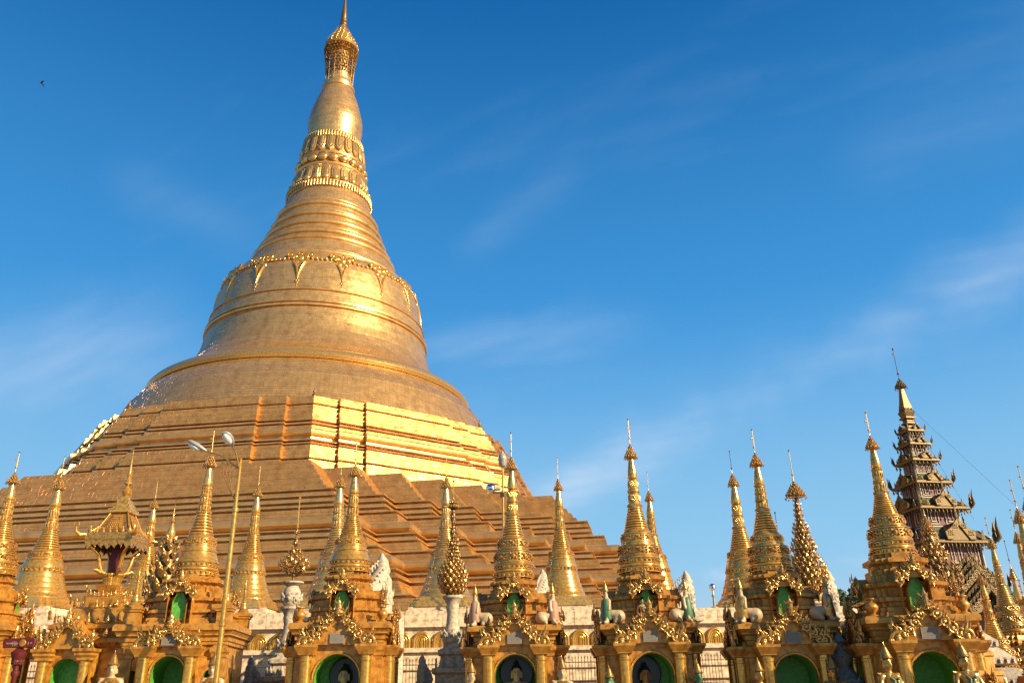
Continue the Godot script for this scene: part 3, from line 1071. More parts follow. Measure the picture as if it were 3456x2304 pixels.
	mb.lathe(V2([0.0, 0, 0.3, 0.0, 0.32, 0.08, 0.16, 0.16, 0.2, 0.25, 0.36, 0.42, 0.38, 0.55, 0.28, 0.7, 0.16, 0.78, 0.18, 0.88, 0.28, 0.93, 0.28, 1.0, 0.0, 1.0]), 14)
	K.vase = mb.done()
	mb = MB.new()
	mb.lathe(V2([1, 0, 1, 0.02, 1.06, 0.03, 1.06, 0.05, 1, 0.06, 1, 0.93, 1.07, 0.945, 1.07, 0.96, 1.0, 0.97, 1.0, 1.0]), 20)
	K.column = mb.done()
	mb = MB.new()
	mb.tube([Vector3.ZERO, Vector3(0, 1, 0)], [0.012, 0.008], 4)
	K.stalk = mb.done()
	mb = MB.new()
	mb.tube([Vector3(-0.5, -0.3, 0), Vector3(-0.2, 0.25, 0.0), Vector3(0.25, 0.35, 0), Vector3(0.5, 0.0, 0), Vector3(0.25, -0.2, 0)], [0.16, 0.22, 0.2, 0.16, 0.05], 7)
	K.curl = mb.done()
	mb = MB.new()
	mb.ball(1.0, 8, 5)
	K.bead = mb.done()
	K.lion = chinthe_mesh()
	K.deva = blob(deva_caps(), 0.022, 0.05)
	K.buddha = blob(buddha_caps(), 0.02, 0.05)
	K.sphinx = blob(sphinx_caps(), 0.02, 0.04)
	mb = MB.new()
	var cr := [Vector2(0.105, 0.0), Vector2(0.125, 0.02), Vector2(0.115, 0.05)]
	for i in 6:
		var f := i / 6.0
		var r := lerpf(0.1, 0.02, f)
		cr.append_array([Vector2(r + 0.012, 0.06 + f * 0.28), Vector2(r, 0.085 + f * 0.28)])
	cr.append_array([Vector2(0.015, 0.36), Vector2(0.0, 0.46)])
	mb.lathe(cr, 12)
	for s in [-1, 1]:
		mb.at(Transform3D(Basis(Vector3.BACK, -0.4 * s), Vector3(0.11 * s, -0.02, 0.0)))
		mb.tube([Vector3(0, -0.06, 0), Vector3(0.0, 0.0, 0), Vector3(0.0, 0.07, 0)], [0.012, 0.02, 0.0], 5)
	K.crown = mb.done()
	mb = MB.new()
	for s in [-1, 1]:
		mb.at(Transform3D(Basis.from_scale(Vector3(1.5, 0.55, 0.6)), Vector3(0.036 * s, 0.015, 0.088)))
		mb.ball(0.014, 6, 4)
		mb.at(Transform3D(Basis(Vector3.BACK, 0.15 * s), Vector3(0.038 * s, 0.042, 0.088)))
		mb.tube([Vector3(-0.025, 0, 0), Vector3(0, 0.006, 0.003), Vector3(0.025, 0, 0)], [0.003, 0.005, 0.003], 4)
	K.eyes = mb.done()
	mb = MB.new()
	mb.tube([Vector3(-0.026, -0.052, 0.088), Vector3(0, -0.056, 0.098), Vector3(0.026, -0.052, 0.088)], [0.004, 0.009, 0.004], 5)
	K.mouth = mb.done()
	mb = MB.new()
	for s in [-1, 1]:
		mb.tube([Vector3(0.1 * s, 1.42, 0.05), Vector3(0.06 * s, 1.3, 0.2), Vector3(0.1 * s, 1.05, 0.2), Vector3(0.13 * s, 0.75, 0.2), Vector3(0.16 * s, 0.35, 0.24)], [0.03, 0.035, 0.035, 0.035, 0.045], 6)
		mb.tube([Vector3(0.24 * s, 1.28, 0.04), Vector3(0.3 * s, 0.95, 0.1), Vector3(0.28 * s, 0.55, 0.14)], [0.02, 0.035, 0.03], 5)
	mb.tube([Vector3(-0.17, 0.98, 0.1), Vector3(0, 0.95, 0.2), Vector3(0.17, 0.98, 0.1)], [0.03, 0.035, 0.03], 6)
	K.sash = mb.done()
	mb = MB.new()
	for s in [-1, 1]:
		mb.at(Transform3D(Basis(Vector3.BACK, -0.7 * s) * Basis.from_scale(Vector3(1, 1, 0.8)), Vector3(0.2 * s, 1.4, 0)))
		mb.tube([Vector3(0, -0.06, 0), Vector3(0.0, 0.02, 0), Vector3(0.02 * s, 0.08, 0)], [0.08, 0.06, 0.0], 6)
	mb.at(T(Vector3(0, 1.4, 0.0), 0, Vector3(1.0, 0.5, 0.8)))
	mb.lathe(V2([0.2, -0.14, 0.215, -0.08, 0.14, 0.05, 0.09, 0.1]), 16)
	K.collar = mb.done()

func deva_caps() -> Array:
	var q := [
		[0, 0.06, 0.0, 0.2, 0, 0.55, 0, 0.19], [0, 0.5, 0, 0.19, 0, 0.95, 0, 0.155], [0, 0.95, 0, 0.145, 0, 1.15, 0.0, 0.13], [0, 1.15, 0, 0.135, 0, 1.32, 0.0, 0.145],
		[-0.16, 1.37, 0, 0.075, 0.16, 1.37, 0, 0.075], [0, 1.4, 0, 0.06, 0, 1.52, 0.01, 0.055],
		[0, 1.575, 0.02, 0.072, 0, 1.655, 0.01, 0.09], [0, 1.545, 0.05, 0.045, 0, 1.56, 0.05, 0.05], [0, 1.62, 0.1, 0.012, 0, 1.585, 0.115, 0.017]]
	for s in [-1.0, 1.0]:
		q.append_array([[0.2 * s, 1.37, 0, 0.062, 0.28 * s, 1.13, 0.07, 0.048], [0.28 * s, 1.13, 0.07, 0.046, 0.05 * s, 1.2, 0.22, 0.034], [0.035 * s, 1.2, 0.22, 0.032, 0.012 * s, 1.3, 0.23, 0.018],
			[0.095 * s, 1.6, 0.0, 0.02, 0.1 * s, 1.54, 0.0, 0.018], [0.08 * s, 0.04, 0.1, 0.055, 0.1 * s, 0.03, 0.2, 0.04]])
	return q

func buddha_caps() -> Array:
	var q := [
		[-0.34, 0.1, 0.1, 0.11, 0.34, 0.1, 0.1, 0.11], [-0.38, 0.1, 0.08, 0.12, 0.0, 0.12, 0.26, 0.09], [0.38, 0.1, 0.08, 0.12, 0.0, 0.12, 0.26, 0.09],
		[0, 0.12, 0, 0.2, 0, 0.42, 0, 0.16], [0, 0.42, 0, 0.165, 0, 0.62, 0.01, 0.18], [-0.19, 0.7, 0, 0.085, 0.19, 0.7, 0, 0.085], [0, 0.74, 0, 0.07, 0, 0.86, 0.01, 0.065],
		[0, 0.92, 0.025, 0.08, 0, 1.01, 0.01, 0.105], [0, 0.885, 0.055, 0.05, 0, 0.9, 0.055, 0.055], [0, 0.975, 0.115, 0.013, 0, 0.93, 0.13, 0.02]]
	for s in [-1.0, 1.0]:
		q.append_array([[0.24 * s, 0.68, 0, 0.075, 0.3 * s, 0.38, 0.05, 0.06], [0.112 * s, 0.98, 0.0, 0.022, 0.12 * s, 0.87, 0.0, 0.02]])
	q.append_array([[0.3, 0.38, 0.05, 0.055, 0.05, 0.22, 0.26, 0.045], [-0.3, 0.38, 0.05, 0.055, -0.27, 0.12, 0.24, 0.04], [-0.27, 0.12, 0.24, 0.04, -0.26, 0.04, 0.27, 0.025]])
	return q

func sphinx_caps() -> Array:
	# upright torso at the corner, two rounded haunches behind it, paws in front
	var q := [[0, 0.05, 0.1, 0.07, 0, 0.42, 0.08, 0.085], [0, 0.42, 0.08, 0.085, 0, 0.52, 0.08, 0.07], [-0.08, 0.5, 0.08, 0.04, 0.08, 0.5, 0.08, 0.04], [0, 0.52, 0.08, 0.035, 0, 0.6, 0.08, 0.035], [0, 0.62, 0.09, 0.05, 0, 0.67, 0.085, 0.055]]
	for s in [-1.0, 1.0]:
		q.append_array([[0.1 * s, 0.2, 0.0, 0.1, 0.2 * s, 0.16, -0.1, 0.14], [0.2 * s, 0.13, -0.08, 0.13, 0.21 * s, 0.04, 0.04, 0.05], [0.055 * s, 0.3, 0.12, 0.05, 0.065 * s, 0.04, 0.17, 0.045], [0.065 * s, 0.03, 0.17, 0.04, 0.07 * s, 0.02, 0.24, 0.035], [0.1 * s, 0.46, 0.09, 0.035, 0.12 * s, 0.3, 0.13, 0.03]])
	return q

func chinthe_mesh() -> ArrayMesh:
	# white guardian lion sitting in profile, looking along +x: sloping back, upright chest, high peaked head
	var q := [[-0.48, 0.28, 0, 0.3, -0.2, 0.62, 0, 0.3], [-0.2, 0.62, 0, 0.3, 0.1, 1.0, 0, 0.25], [0.1, 1.0, 0, 0.25, 0.24, 1.32, 0, 0.18], [0.24, 1.32, 0, 0.18, 0.24, 1.52, 0, 0.15], [0.24, 1.5, 0, 0.15, 0.2, 1.76, 0, 0.05],
		[0.3, 0.3, 0, 0.2, 0.32, 1.0, 0, 0.22], [0.36, 1.36, 0, 0.1, 0.46, 1.32, 0, 0.07], [-0.1, 0.15, 0, 0.22, 0.25, 0.2, 0, 0.22]]
	for s in [-1.0, 1.0]:
		q.append_array([[-0.38, 0.25, 0.22 * s, 0.2, -0.3, 0.5, 0.2 * s, 0.14], [-0.38, 0.08, 0.26 * s, 0.1, -0.05, 0.07, 0.28 * s, 0.08], [0.36, 0.06, 0.16 * s, 0.1, 0.36, 0.7, 0.14 * s, 0.13], [0.4, 0.06, 0.16 * s, 0.09, 0.52, 0.06, 0.16 * s, 0.08]])
	return blob(q, 0.04, 0.08)

# ---------------------------------------------------------------- spires and stupas
func rings_to(parent: Node3D, y0: float, r0: float, y1: float, r1: float, k: int, m: Material) -> void:
	var core := MB.new()
	core.lathe([Vector2(r0 * 0.9, y0), Vector2(r1 * 0.9, y1)], 24)
	part(parent, "ring_core", core.done(), m)
	for i in k:
		var f := float(i) / k
		var h := (y1 - y0) / k
		var r := lerpf(r0, r1, f)
		part(parent, "spire_ring", K.ring, m, T(Vector3(0, y0 + i * h, 0), 0, Vector3(r, h * 0.86, r)))

# everything above the bell: rings, petal bands, bud, crown umbrella, rod and vane
func spire_top(p: Node3D, y: float, H: float, r: float, o := {}) -> void:
	var m: Material = o.get("mat", M.gold_leaf)
	var kr: int = o.get("rings", 8)
	rings_to(p, y, r, y + H * 0.2, r * 0.54, kr, m)
	var y1 := y + H * 0.2
	var style: int = o.get("style", 0)
	part(p, "petal_collar", K.beads, m, T(Vector3(0, y1, 0), 0, Vector3(r * 0.62, H * 0.022, r * 0.62)))
	if style == 0:
		part(p, "petal_band", K.petals, m, T(Vector3(0, y1 + H * 0.022, 0), 0, Vector3(r * 0.51, H * 0.085, r * 0.51)))
		part(p, "petal_collar", K.beads, m, T(Vector3(0, y1 + H * 0.107, 0), 0, Vector3(r * 0.47, H * 0.02, r * 0.47)))
		part(p, "petal_band", K.petals, m, T(Vector3(0, y1 + H * 0.217, 0), 0, Vector3(r * 0.43, -H * 0.09, r * 0.43)))
		part(p, "petal_collar", K.beads, m, T(Vector3(0, y1 + H * 0.217, 0), 0, Vector3(r * 0.43, H * 0.022, r * 0.43)))
	elif style == 1:
		for i in 3:
			part(p, "petal_band", K.petals, m, T(Vector3(0, y1 + H * (0.024 + 0.07 * i), 0), 0, Vector3(r * (0.51 - 0.04 * i), H * 0.062, r * (0.51 - 0.04 * i))))
			part(p, "petal_collar", K.beads, m, T(Vector3(0, y1 + H * (0.086 + 0.07 * i), 0), 0, Vector3(r * (0.52 - 0.04 * i), H * 0.02, r * (0.52 - 0.04 * i))))
	else:
		part(p, "petal_band", K.relief, m, T(Vector3(0, y1 + H * 0.022, 0), 0, Vector3(r * 0.49, H * 0.1, r * 0.49)))
		part(p, "petal_collar", K.ring, m, T(Vector3(0, y1 + H * 0.125, 0), 0, Vector3(r * 0.52, H * 0.025, r * 0.52)))
		part(p, "petal_band", K.relief, m, T(Vector3(0, y1 + H * 0.15, 0), 0, Vector3(r * 0.44, H * 0.085, r * 0.44)))
	var y2 := y1 + H * 0.24
	var b := MB.new()
	var br: float = r * o.get("bud", 0.41)
	var bh: float = H * 0.19
	b.lathe([Vector2(br * 0.75, y2), Vector2(br * 0.95, y2 + bh * 0.05), Vector2(br, y2 + bh * 0.14), Vector2(br * 0.93, y2 + bh * 0.35), Vector2(br * 0.76, y2 + bh * 0.6), Vector2(br * 0.6, y2 + bh * 0.85), Vector2(br * 0.52, y2 + bh * 1.15)], 24)
	part(p, "banana_bud", b.done(), m)
	var y3 := y2 + bh
	var hr: float = r * o.get("hti", 0.52)
	var hh: float = H * 0.17
	var hm: Material = o.get("hti_mat", M.gold_carving)
	part(p, "crown_umbrella", K.hti, hm, T(Vector3(0, y3, 0), 0, Vector3(hr, hh, hr)))
	part(p, "bell_fringe", K.bell_fringe, M.old_gold, T(Vector3(0, y3 + 0.02, 0), 0, Vector3(hr * 1.12, hr * 1.1, hr * 1.12)))
	var rh := H - (y3 + hh * 0.97 - y)
	part(p, "vane_rod", K.rod, M.brass_rod if rh < 0.9 else M.dark_iron, T(Vector3(0, y3 + hh * 0.97, 0), 0, Vector3(0.75, rh, 0.75)))
	if o.get("vane", true):
		part(p, "vane", K.vane, M.gold_leaf, T(Vector3(0, y3 + hh + rh * 0.5, 0), o.get("vane_turn", 0.3), Vector3(hr * 0.9, hr * 0.9, 1)))

# spire of a shrine: base ring, carved bell, then the top
func shrine_spire(p: Node3D, y: float, H: float, r0: float, o := {}) -> void:
	var r := r0 * 1.02
	var m: Material = o.get("mat", M.gold_leaf)
	var bs: int = o.get("bell", 0)
	part(p, "bell_ring", K.beads, m, T(Vector3(0, y, 0), 0, Vector3(r, H * 0.03, r)))
	part(p, "bell_ring", K.ring, m, T(Vector3(0, y + H * 0.03, 0), 0, Vector3(r * 0.95, H * 0.025, r * 0.95)))
	part(p, "bell_ring", K.beads, m, T(Vector3(0, y + H * 0.055, 0), 0, Vector3(r * 0.93, H * 0.028, r * 0.93)))
	var b := MB.new()
	b.lathe([Vector2(r * 0.95, y + H * 0.083), Vector2(r * 0.9, y + H * 0.1), Vector2(r * 0.8, y + H * 0.14), Vector2(r * 0.72, y + H * 0.19), Vector2(r * 0.66, y + H * 0.23), Vector2(r * 0.6, y + H * 0.255), Vector2(r * 0.52, y + H * 0.265)], 32)
	part(p, "bell", b.done(), m)
	if bs == 0:
		part(p, "bell_relief", K.relief, M.gold_carving, T(Vector3(0, y + H * 0.095, 0), 0, Vector3(r * 0.93, H * 0.07, r * 0.93)))
		part(p, "bell_relief", K.relief, m, T(Vector3(0, y + H * 0.18, 0), 0, Vector3(r * 0.745, H * 0.06, r * 0.745)))
	elif bs == 1:
		part(p, "bell_relief", K.relief, m, T(Vector3(0, y + H * 0.19, 0), 0, Vector3(r * 0.745, H * 0.055, r * 0.745)))
		part(p, "bell_ring", K.ring, m, T(Vector3(0, y + H * 0.15, 0), 0, Vector3(r * 0.82, H * 0.018, r * 0.82)))
	else:
		part(p, "bell_relief", K.relief, M.gold_carving, T(Vector3(0, y + H * 0.09, 0), 0, Vector3(r * 0.94, H * 0.085, r * 0.94)))
		part(p, "bell_relief", K.relief, M.gold_carving, T(Vector3(0, y + H * 0.18, 0), 0, Vector3(r * 0.77, H * 0.075, r * 0.77)))
	spire_top(p, y + H * 0.262, H * 0.738, r * 0.555, o)

# whole small stupa standing on a stepped base, height H to the rod's tip
func small_stupa(label: String, at: Vector3, H: float, o := {}) -> Node3D:
	var p := thing("small_stupa", label, "stupa", at, o.get("turn", 0.1), o.get("group", "small gilded stupas on the plinth"))
	var m: Material = o.get("mat", M.gold_leaf)
	var w: float = o.get("wide", 1.0) * H
	var b := MB.new()
	b.sweep(square(w * 0.15, w * 0.02, 2), V2([0.02 * w, 0, 0.02 * w, 0.018 * H, 0.012 * w, 0.022 * H, 0.012 * w, 0.036 * H, 0, 0.04 * H, 0, 0.058 * H]))
	part(p, "stepped_base", b.done(), M.gilded_relief if m == M.gold_leaf else m)
	var y := 0.058 * H
	var r := 0.146 * w
	var steps: int = o.get("steps", 5)
	for i in steps:
		var h := 0.165 * H / steps
		var k := MB.new()
		var ra := lerpf(r, 0.092 * w, pow(float(i) / steps, 0.72))
		var rb := lerpf(r, 0.092 * w, pow(float(i + 1) / steps, 0.72))
		k.lathe([Vector2(ra, y), Vector2(ra * 1.01, y + h * 0.12), Vector2(ra * 1.0, y + h * 0.3), Vector2(ra * 0.96, y + h * 0.36), Vector2((ra + rb) * 0.49, y + h * 0.7), Vector2(rb * 1.0, y + h)], 36)
		part(p, "base_moulding", k.done(), m)
		y += h
	part(p, "bead_band", K.beads, m, T(Vector3(0, y, 0), 0, Vector3(0.094 * w, 0.03 * H, 0.094 * w)))
	y += 0.03 * H
	var bell := MB.new()
	bell.lathe([Vector2(0.092 * w, y), Vector2(0.09 * w, y + 0.012 * H), Vector2(0.082 * w, y + 0.04 * H), Vector2(0.074 * w, y + 0.07 * H), Vector2(0.067 * w, y + 0.1 * H), Vector2(0.059 * w, y + 0.115 * H), Vector2(0.048 * w, y + 0.12 * H)], 36)
	part(p, "bell", bell.done(), m)
	part(p, "bell_relief", K.relief, m, T(Vector3(0, y + 0.066 * H, 0), 0, Vector3(0.078 * w, 0.036 * H, 0.078 * w)))
	part(p, "bell_ring", K.ring, m, T(Vector3(0, y + 0.045 * H, 0), 0, Vector3(0.084 * w, 0.009 * H, 0.084 * w)))
	y += 0.118 * H
	var q: Dictionary = o.duplicate()
	q.merge({"bud": 0.44, "hti": 0.47, "vane": false})
	spire_top(p, y, H - y, 0.058 * w, q)
	return p

# ---------------------------------------------------------------- pediments
# board of a flaming gable with volutes along both slopes; feet at x = -w and w, apex at height h
func pediment(p: Node3D, t: Transform3D, w: float, h: float, k: int, band: float, tymp := true) -> Node3D:
	var g := thing_part(p, "pediment")
	g.transform = t
	var b := MB.new()
	var q := PackedVector2Array()
	var n := 8
	for i in n + 1:
		var f := float(i) / n
		q.append(Vector2(-w + w * f, h * (0.55 * f + 0.45 * f * f)))
	for i in range(1, n + 1):
		var f := 1.0 - float(i) / n
		q.append(Vector2(w - w * f, h * (0.55 * f + 0.45 * f * f)))
	for i in n + 1:
		var f := float(i) / n
		q.append(Vector2(w - band - (w - band) * f, h * (0.55 * f + 0.45 * f * f) * (1.0 - band * 1.1 / h)))
	for i in range(1, n + 1):
		var f := 1.0 - float(i) / n
		q.append(Vector2(-(w - band) + (w - band) * f, h * (0.55 * f + 0.45 * f * f) * (1.0 - band * 1.1 / h)))
	b.prism(q, -0.05, 0.04, 0.015)
	part(g, "gable_board", b.done(), M.gold_carving)
	if tymp:
		b = MB.new()
		b.prism(PackedVector2Array([Vector2(-w + band, 0.0), Vector2(w - band, 0.0), Vector2((w - band) * 0.5, h * 0.36), Vector2(0, h * 0.82), Vector2(-(w - band) * 0.5, h * 0.36)]), -0.1, -0.055)
		part(g, "tympanum", b.done(), M.gold_paint)
	for s in [-1.0, 1.0]:
		for i in k:
			var f := (i + 0.15) / k
			var sz := band * lerpf(1.5, 1.0, pow(f, 0.6)) * (1.0 if i else 1.15)
			var x := -w + w * f + band * 0.45
			var y := h * (0.55 * f + 0.45 * f * f) - band * 0.05 + (0.2 * band if i == 0 else 0.0)
			var roll := 0.9 + 0.4 * i
			part(g, "scroll", K.scroll, M.gold_carving, Transform3D(Basis(Vector3(s, 0, 0), Vector3.UP, Vector3.BACK) * Basis(Vector3.BACK, roll) * Basis.from_scale(Vector3(sz, sz, sz * 0.75)), Vector3(s * x, y, 0.06)))
			if i < k - 1 or k == 1:
				part(g, "flame_leaf", K.flame, M.gold_carving, Transform3D(Basis(Vector3(s, 0, 0), Vector3.UP, Vector3.BACK) * Basis(Vector3.BACK, 0.45) * Basis.from_scale(Vector3(sz * 0.5, sz * 0.75, sz * 0.7)), Vector3(s * (x - band * 0.25), y + sz * 0.36, 0.03)))
		for i in 9:
			var f := (i + 0.4) / 9.0
			var x := -w + w * f
			var y := h * (0.55 * f + 0.45 * f * f)
			var lean := atan2(h * (0.55 + 0.9 * f), w) * 0.55
			part(g, "edge_flame", K.flame, M.gold_carving, Transform3D(Basis(Vector3(s, 0, 0), Vector3.UP, Vector3.BACK) * Basis(Vector3.BACK, lean) * Basis.from_scale(Vector3(band * 0.6, band * (0.95 + 0.25 * (i % 2)), band * 0.6)), Vector3(s * (x + band * 0.1), y + band * 0.15, -0.01)))
		part(g, "end_flame", K.flame, M.gold_carving, Transform3D(Basis.from_scale(Vector3(band * 0.95, band * 1.7, band)), Vector3(s * (w - band * 0.25), band * 0.85, 0.02)))
	part(g, "apex_flame", K.flame, M.gold_carving, T(Vector3(0, h * 0.82, 0.06), 0, Vector3(band * 1.3, band * 1.9, band * 1.1)))
	part(g, "apex_flame", K.flame, M.gold_carving, T(Vector3(0, h * 0.72, 0.1), 0, Vector3(band * 1.2, band * 1.5, band * 1.2)))
	return g

var plaque_tex := []
func plaque_material(i: int) -> StandardMaterial3D:
	if plaque_tex.is_empty():
		for k in 3:
			plaque_tex.append(script_material(96, 64, 5 + k % 2, lin(0.2, 0.175, 0.14), lin(0.03, 0.026, 0.022), 40 + k))
	return plaque_tex[i % 3]

# rows of round letters, as on the donors' tablets
func script_material(w: int, h: int, rows: int, ground: Color, ink: Color, sd: int) -> StandardMaterial3D:
	var r := RandomNumberGenerator.new()
	r.seed = sd
	var im := Image.create(w, h, false, Image.FORMAT_RGBA8)
	im.fill(ground)
	var lh := float(h - 8) / rows
	for row in rows:
		var x := 5.0 + r.randf() * 4.0
		var end := w - 5.0 - (r.randf() * 18.0 if row == rows - 1 else r.randf() * 5.0)
		var cy := 4.0 + lh * (row + 0.5)
		while x < end - 4:
			var rad := minf(lh * 0.3, 3.4)
			var gap := r.randi_range(0, 7)
			for a in 28:
				if a / 4 == gap:
					continue
				var t := TAU * a / 28.0
				im.set_pixel(clampi(int(x + rad + rad * cos(t)), 0, w - 1), clampi(int(cy + rad * sin(t)), 0, h - 1), ink)
			if r.randf() < 0.3:
				for k in int(rad):
					im.set_pixel(clampi(int(x + rad * 2 - 1), 0, w - 1), clampi(int(cy + rad + k - 1), 0, h - 1), ink)
			if r.randf() < 0.25:
				for k in int(rad) + 1:
					im.set_pixel(clampi(int(x + rad + k - 1), 0, w - 1), clampi(int(cy - rad - 1.5), 0, h - 1), ink)
			x += rad * 2.0 + 1.3 + (3.0 if r.randf() < 0.15 else 0.0)
	var m := StandardMaterial3D.new()
	m.albedo_texture = ImageTexture.create_from_image(im)
	m.roughness = 0.6
	m.resource_name = "inscription"
	return m

func board(parent: Node3D, called: String, w: float, h: float, d: float, t: Transform3D, m: Material) -> MeshInstance3D:
	var st := SurfaceTool.new()
	st.begin(Mesh.PRIMITIVE_TRIANGLES)
	var x := w / 2
	var y := h / 2
	var F := [[Vector3(-x, -y, d), Vector3(x, -y, d), Vector3(x, y, d), Vector3(-x, y, d), Vector3.BACK], [Vector3(x, -y, 0), Vector3(x, y, 0), Vector3(x, y, d), Vector3(x, -y, d), Vector3.RIGHT],
		[Vector3(-x, -y, 0), Vector3(-x, -y, d), Vector3(-x, y, d), Vector3(-x, y, 0), Vector3.LEFT], [Vector3(-x, y, d), Vector3(x, y, d), Vector3(x, y, 0), Vector3(-x, y, 0), Vector3.UP], [Vector3(-x, -y, 0), Vector3(x, -y, 0), Vector3(x, -y, d), Vector3(-x, -y, d), Vector3.DOWN]]
	for f in F.size():
		var uv := [Vector2(0, 1), Vector2(1, 1), Vector2(1, 0), Vector2(0, 0)] if f == 0 else [Vector2(0.01, 0.01), Vector2(0.01, 0.01), Vector2(0.01, 0.01), Vector2(0.01, 0.01)]
		for i in [0, 2, 1, 0, 3, 2]:
			st.set_normal(F[f][4])
			st.set_uv(uv[i])
			st.add_vertex(F[f][i])
	return part(parent, called, st.commit(), m, t)

# ---------------------------------------------------------------- shrines
func arch_poly(c: float, a: float, y0: float, spring: float, top: float, pointed := false) -> PackedVector2Array:
	var q := PackedVector2Array([Vector2(-c, y0), Vector2(-c, top), Vector2(c, top), Vector2(c, y0), Vector2(a, y0)])
	q.append_array(arch_line(a, spring, pointed))
	q.append(Vector2(-a, y0))
	return q

func arch_line(a: float, spring: float, pointed := false) -> PackedVector2Array:
	var q := PackedVector2Array()
	for i in 15:
		var t := PI * i / 14.0
		if pointed:
			var f := absf(cos(t))
			q.append(Vector2(a * cos(t), spring + a * 1.9 * (1.0 - pow(f, 1.15))))
		else:
			q.append(Vector2(a * cos(t), spring + a * sin(t)))
	return q

# inward-facing lining of an arched recess from z0 (back) to z1 (front), with its back wall
func lining(a: float, y0: float, spring: float, z0: float, z1: float, pointed := false) -> ArrayMesh:
	var mb := MB.new()
	var l := PackedVector2Array([Vector2(a, y0)])
	l.append_array(arch_line(a, spring, pointed))
	l.append(Vector2(-a, y0))
	for i in l.size() - 1:
		var p := l[i]
		var q := l[i + 1]
		mb.quad(Vector3(q.x, q.y, z1), Vector3(q.x, q.y, z0), Vector3(p.x, p.y, z0), Vector3(p.x, p.y, z1))
	var ids := Geometry2D.triangulate_polygon(l)
	for i in range(0, ids.size(), 3):
		var A := l[ids[i]]; var B := l[ids[i + 1]]; var D := l[ids[i + 2]]
		if (B - A).cross(D - A) < 0:
			var t := B
			B = D
			D = t
		mb.flat(Vector3(A.x, A.y, z0), Vector3(B.x, B.y, z0), Vector3(D.x, D.y, z0))
	return mb.done()

func turned(side: int) -> Transform3D:
	return Transform3D(Basis(Vector3.UP, side * PI / 2), Vector3.ZERO)

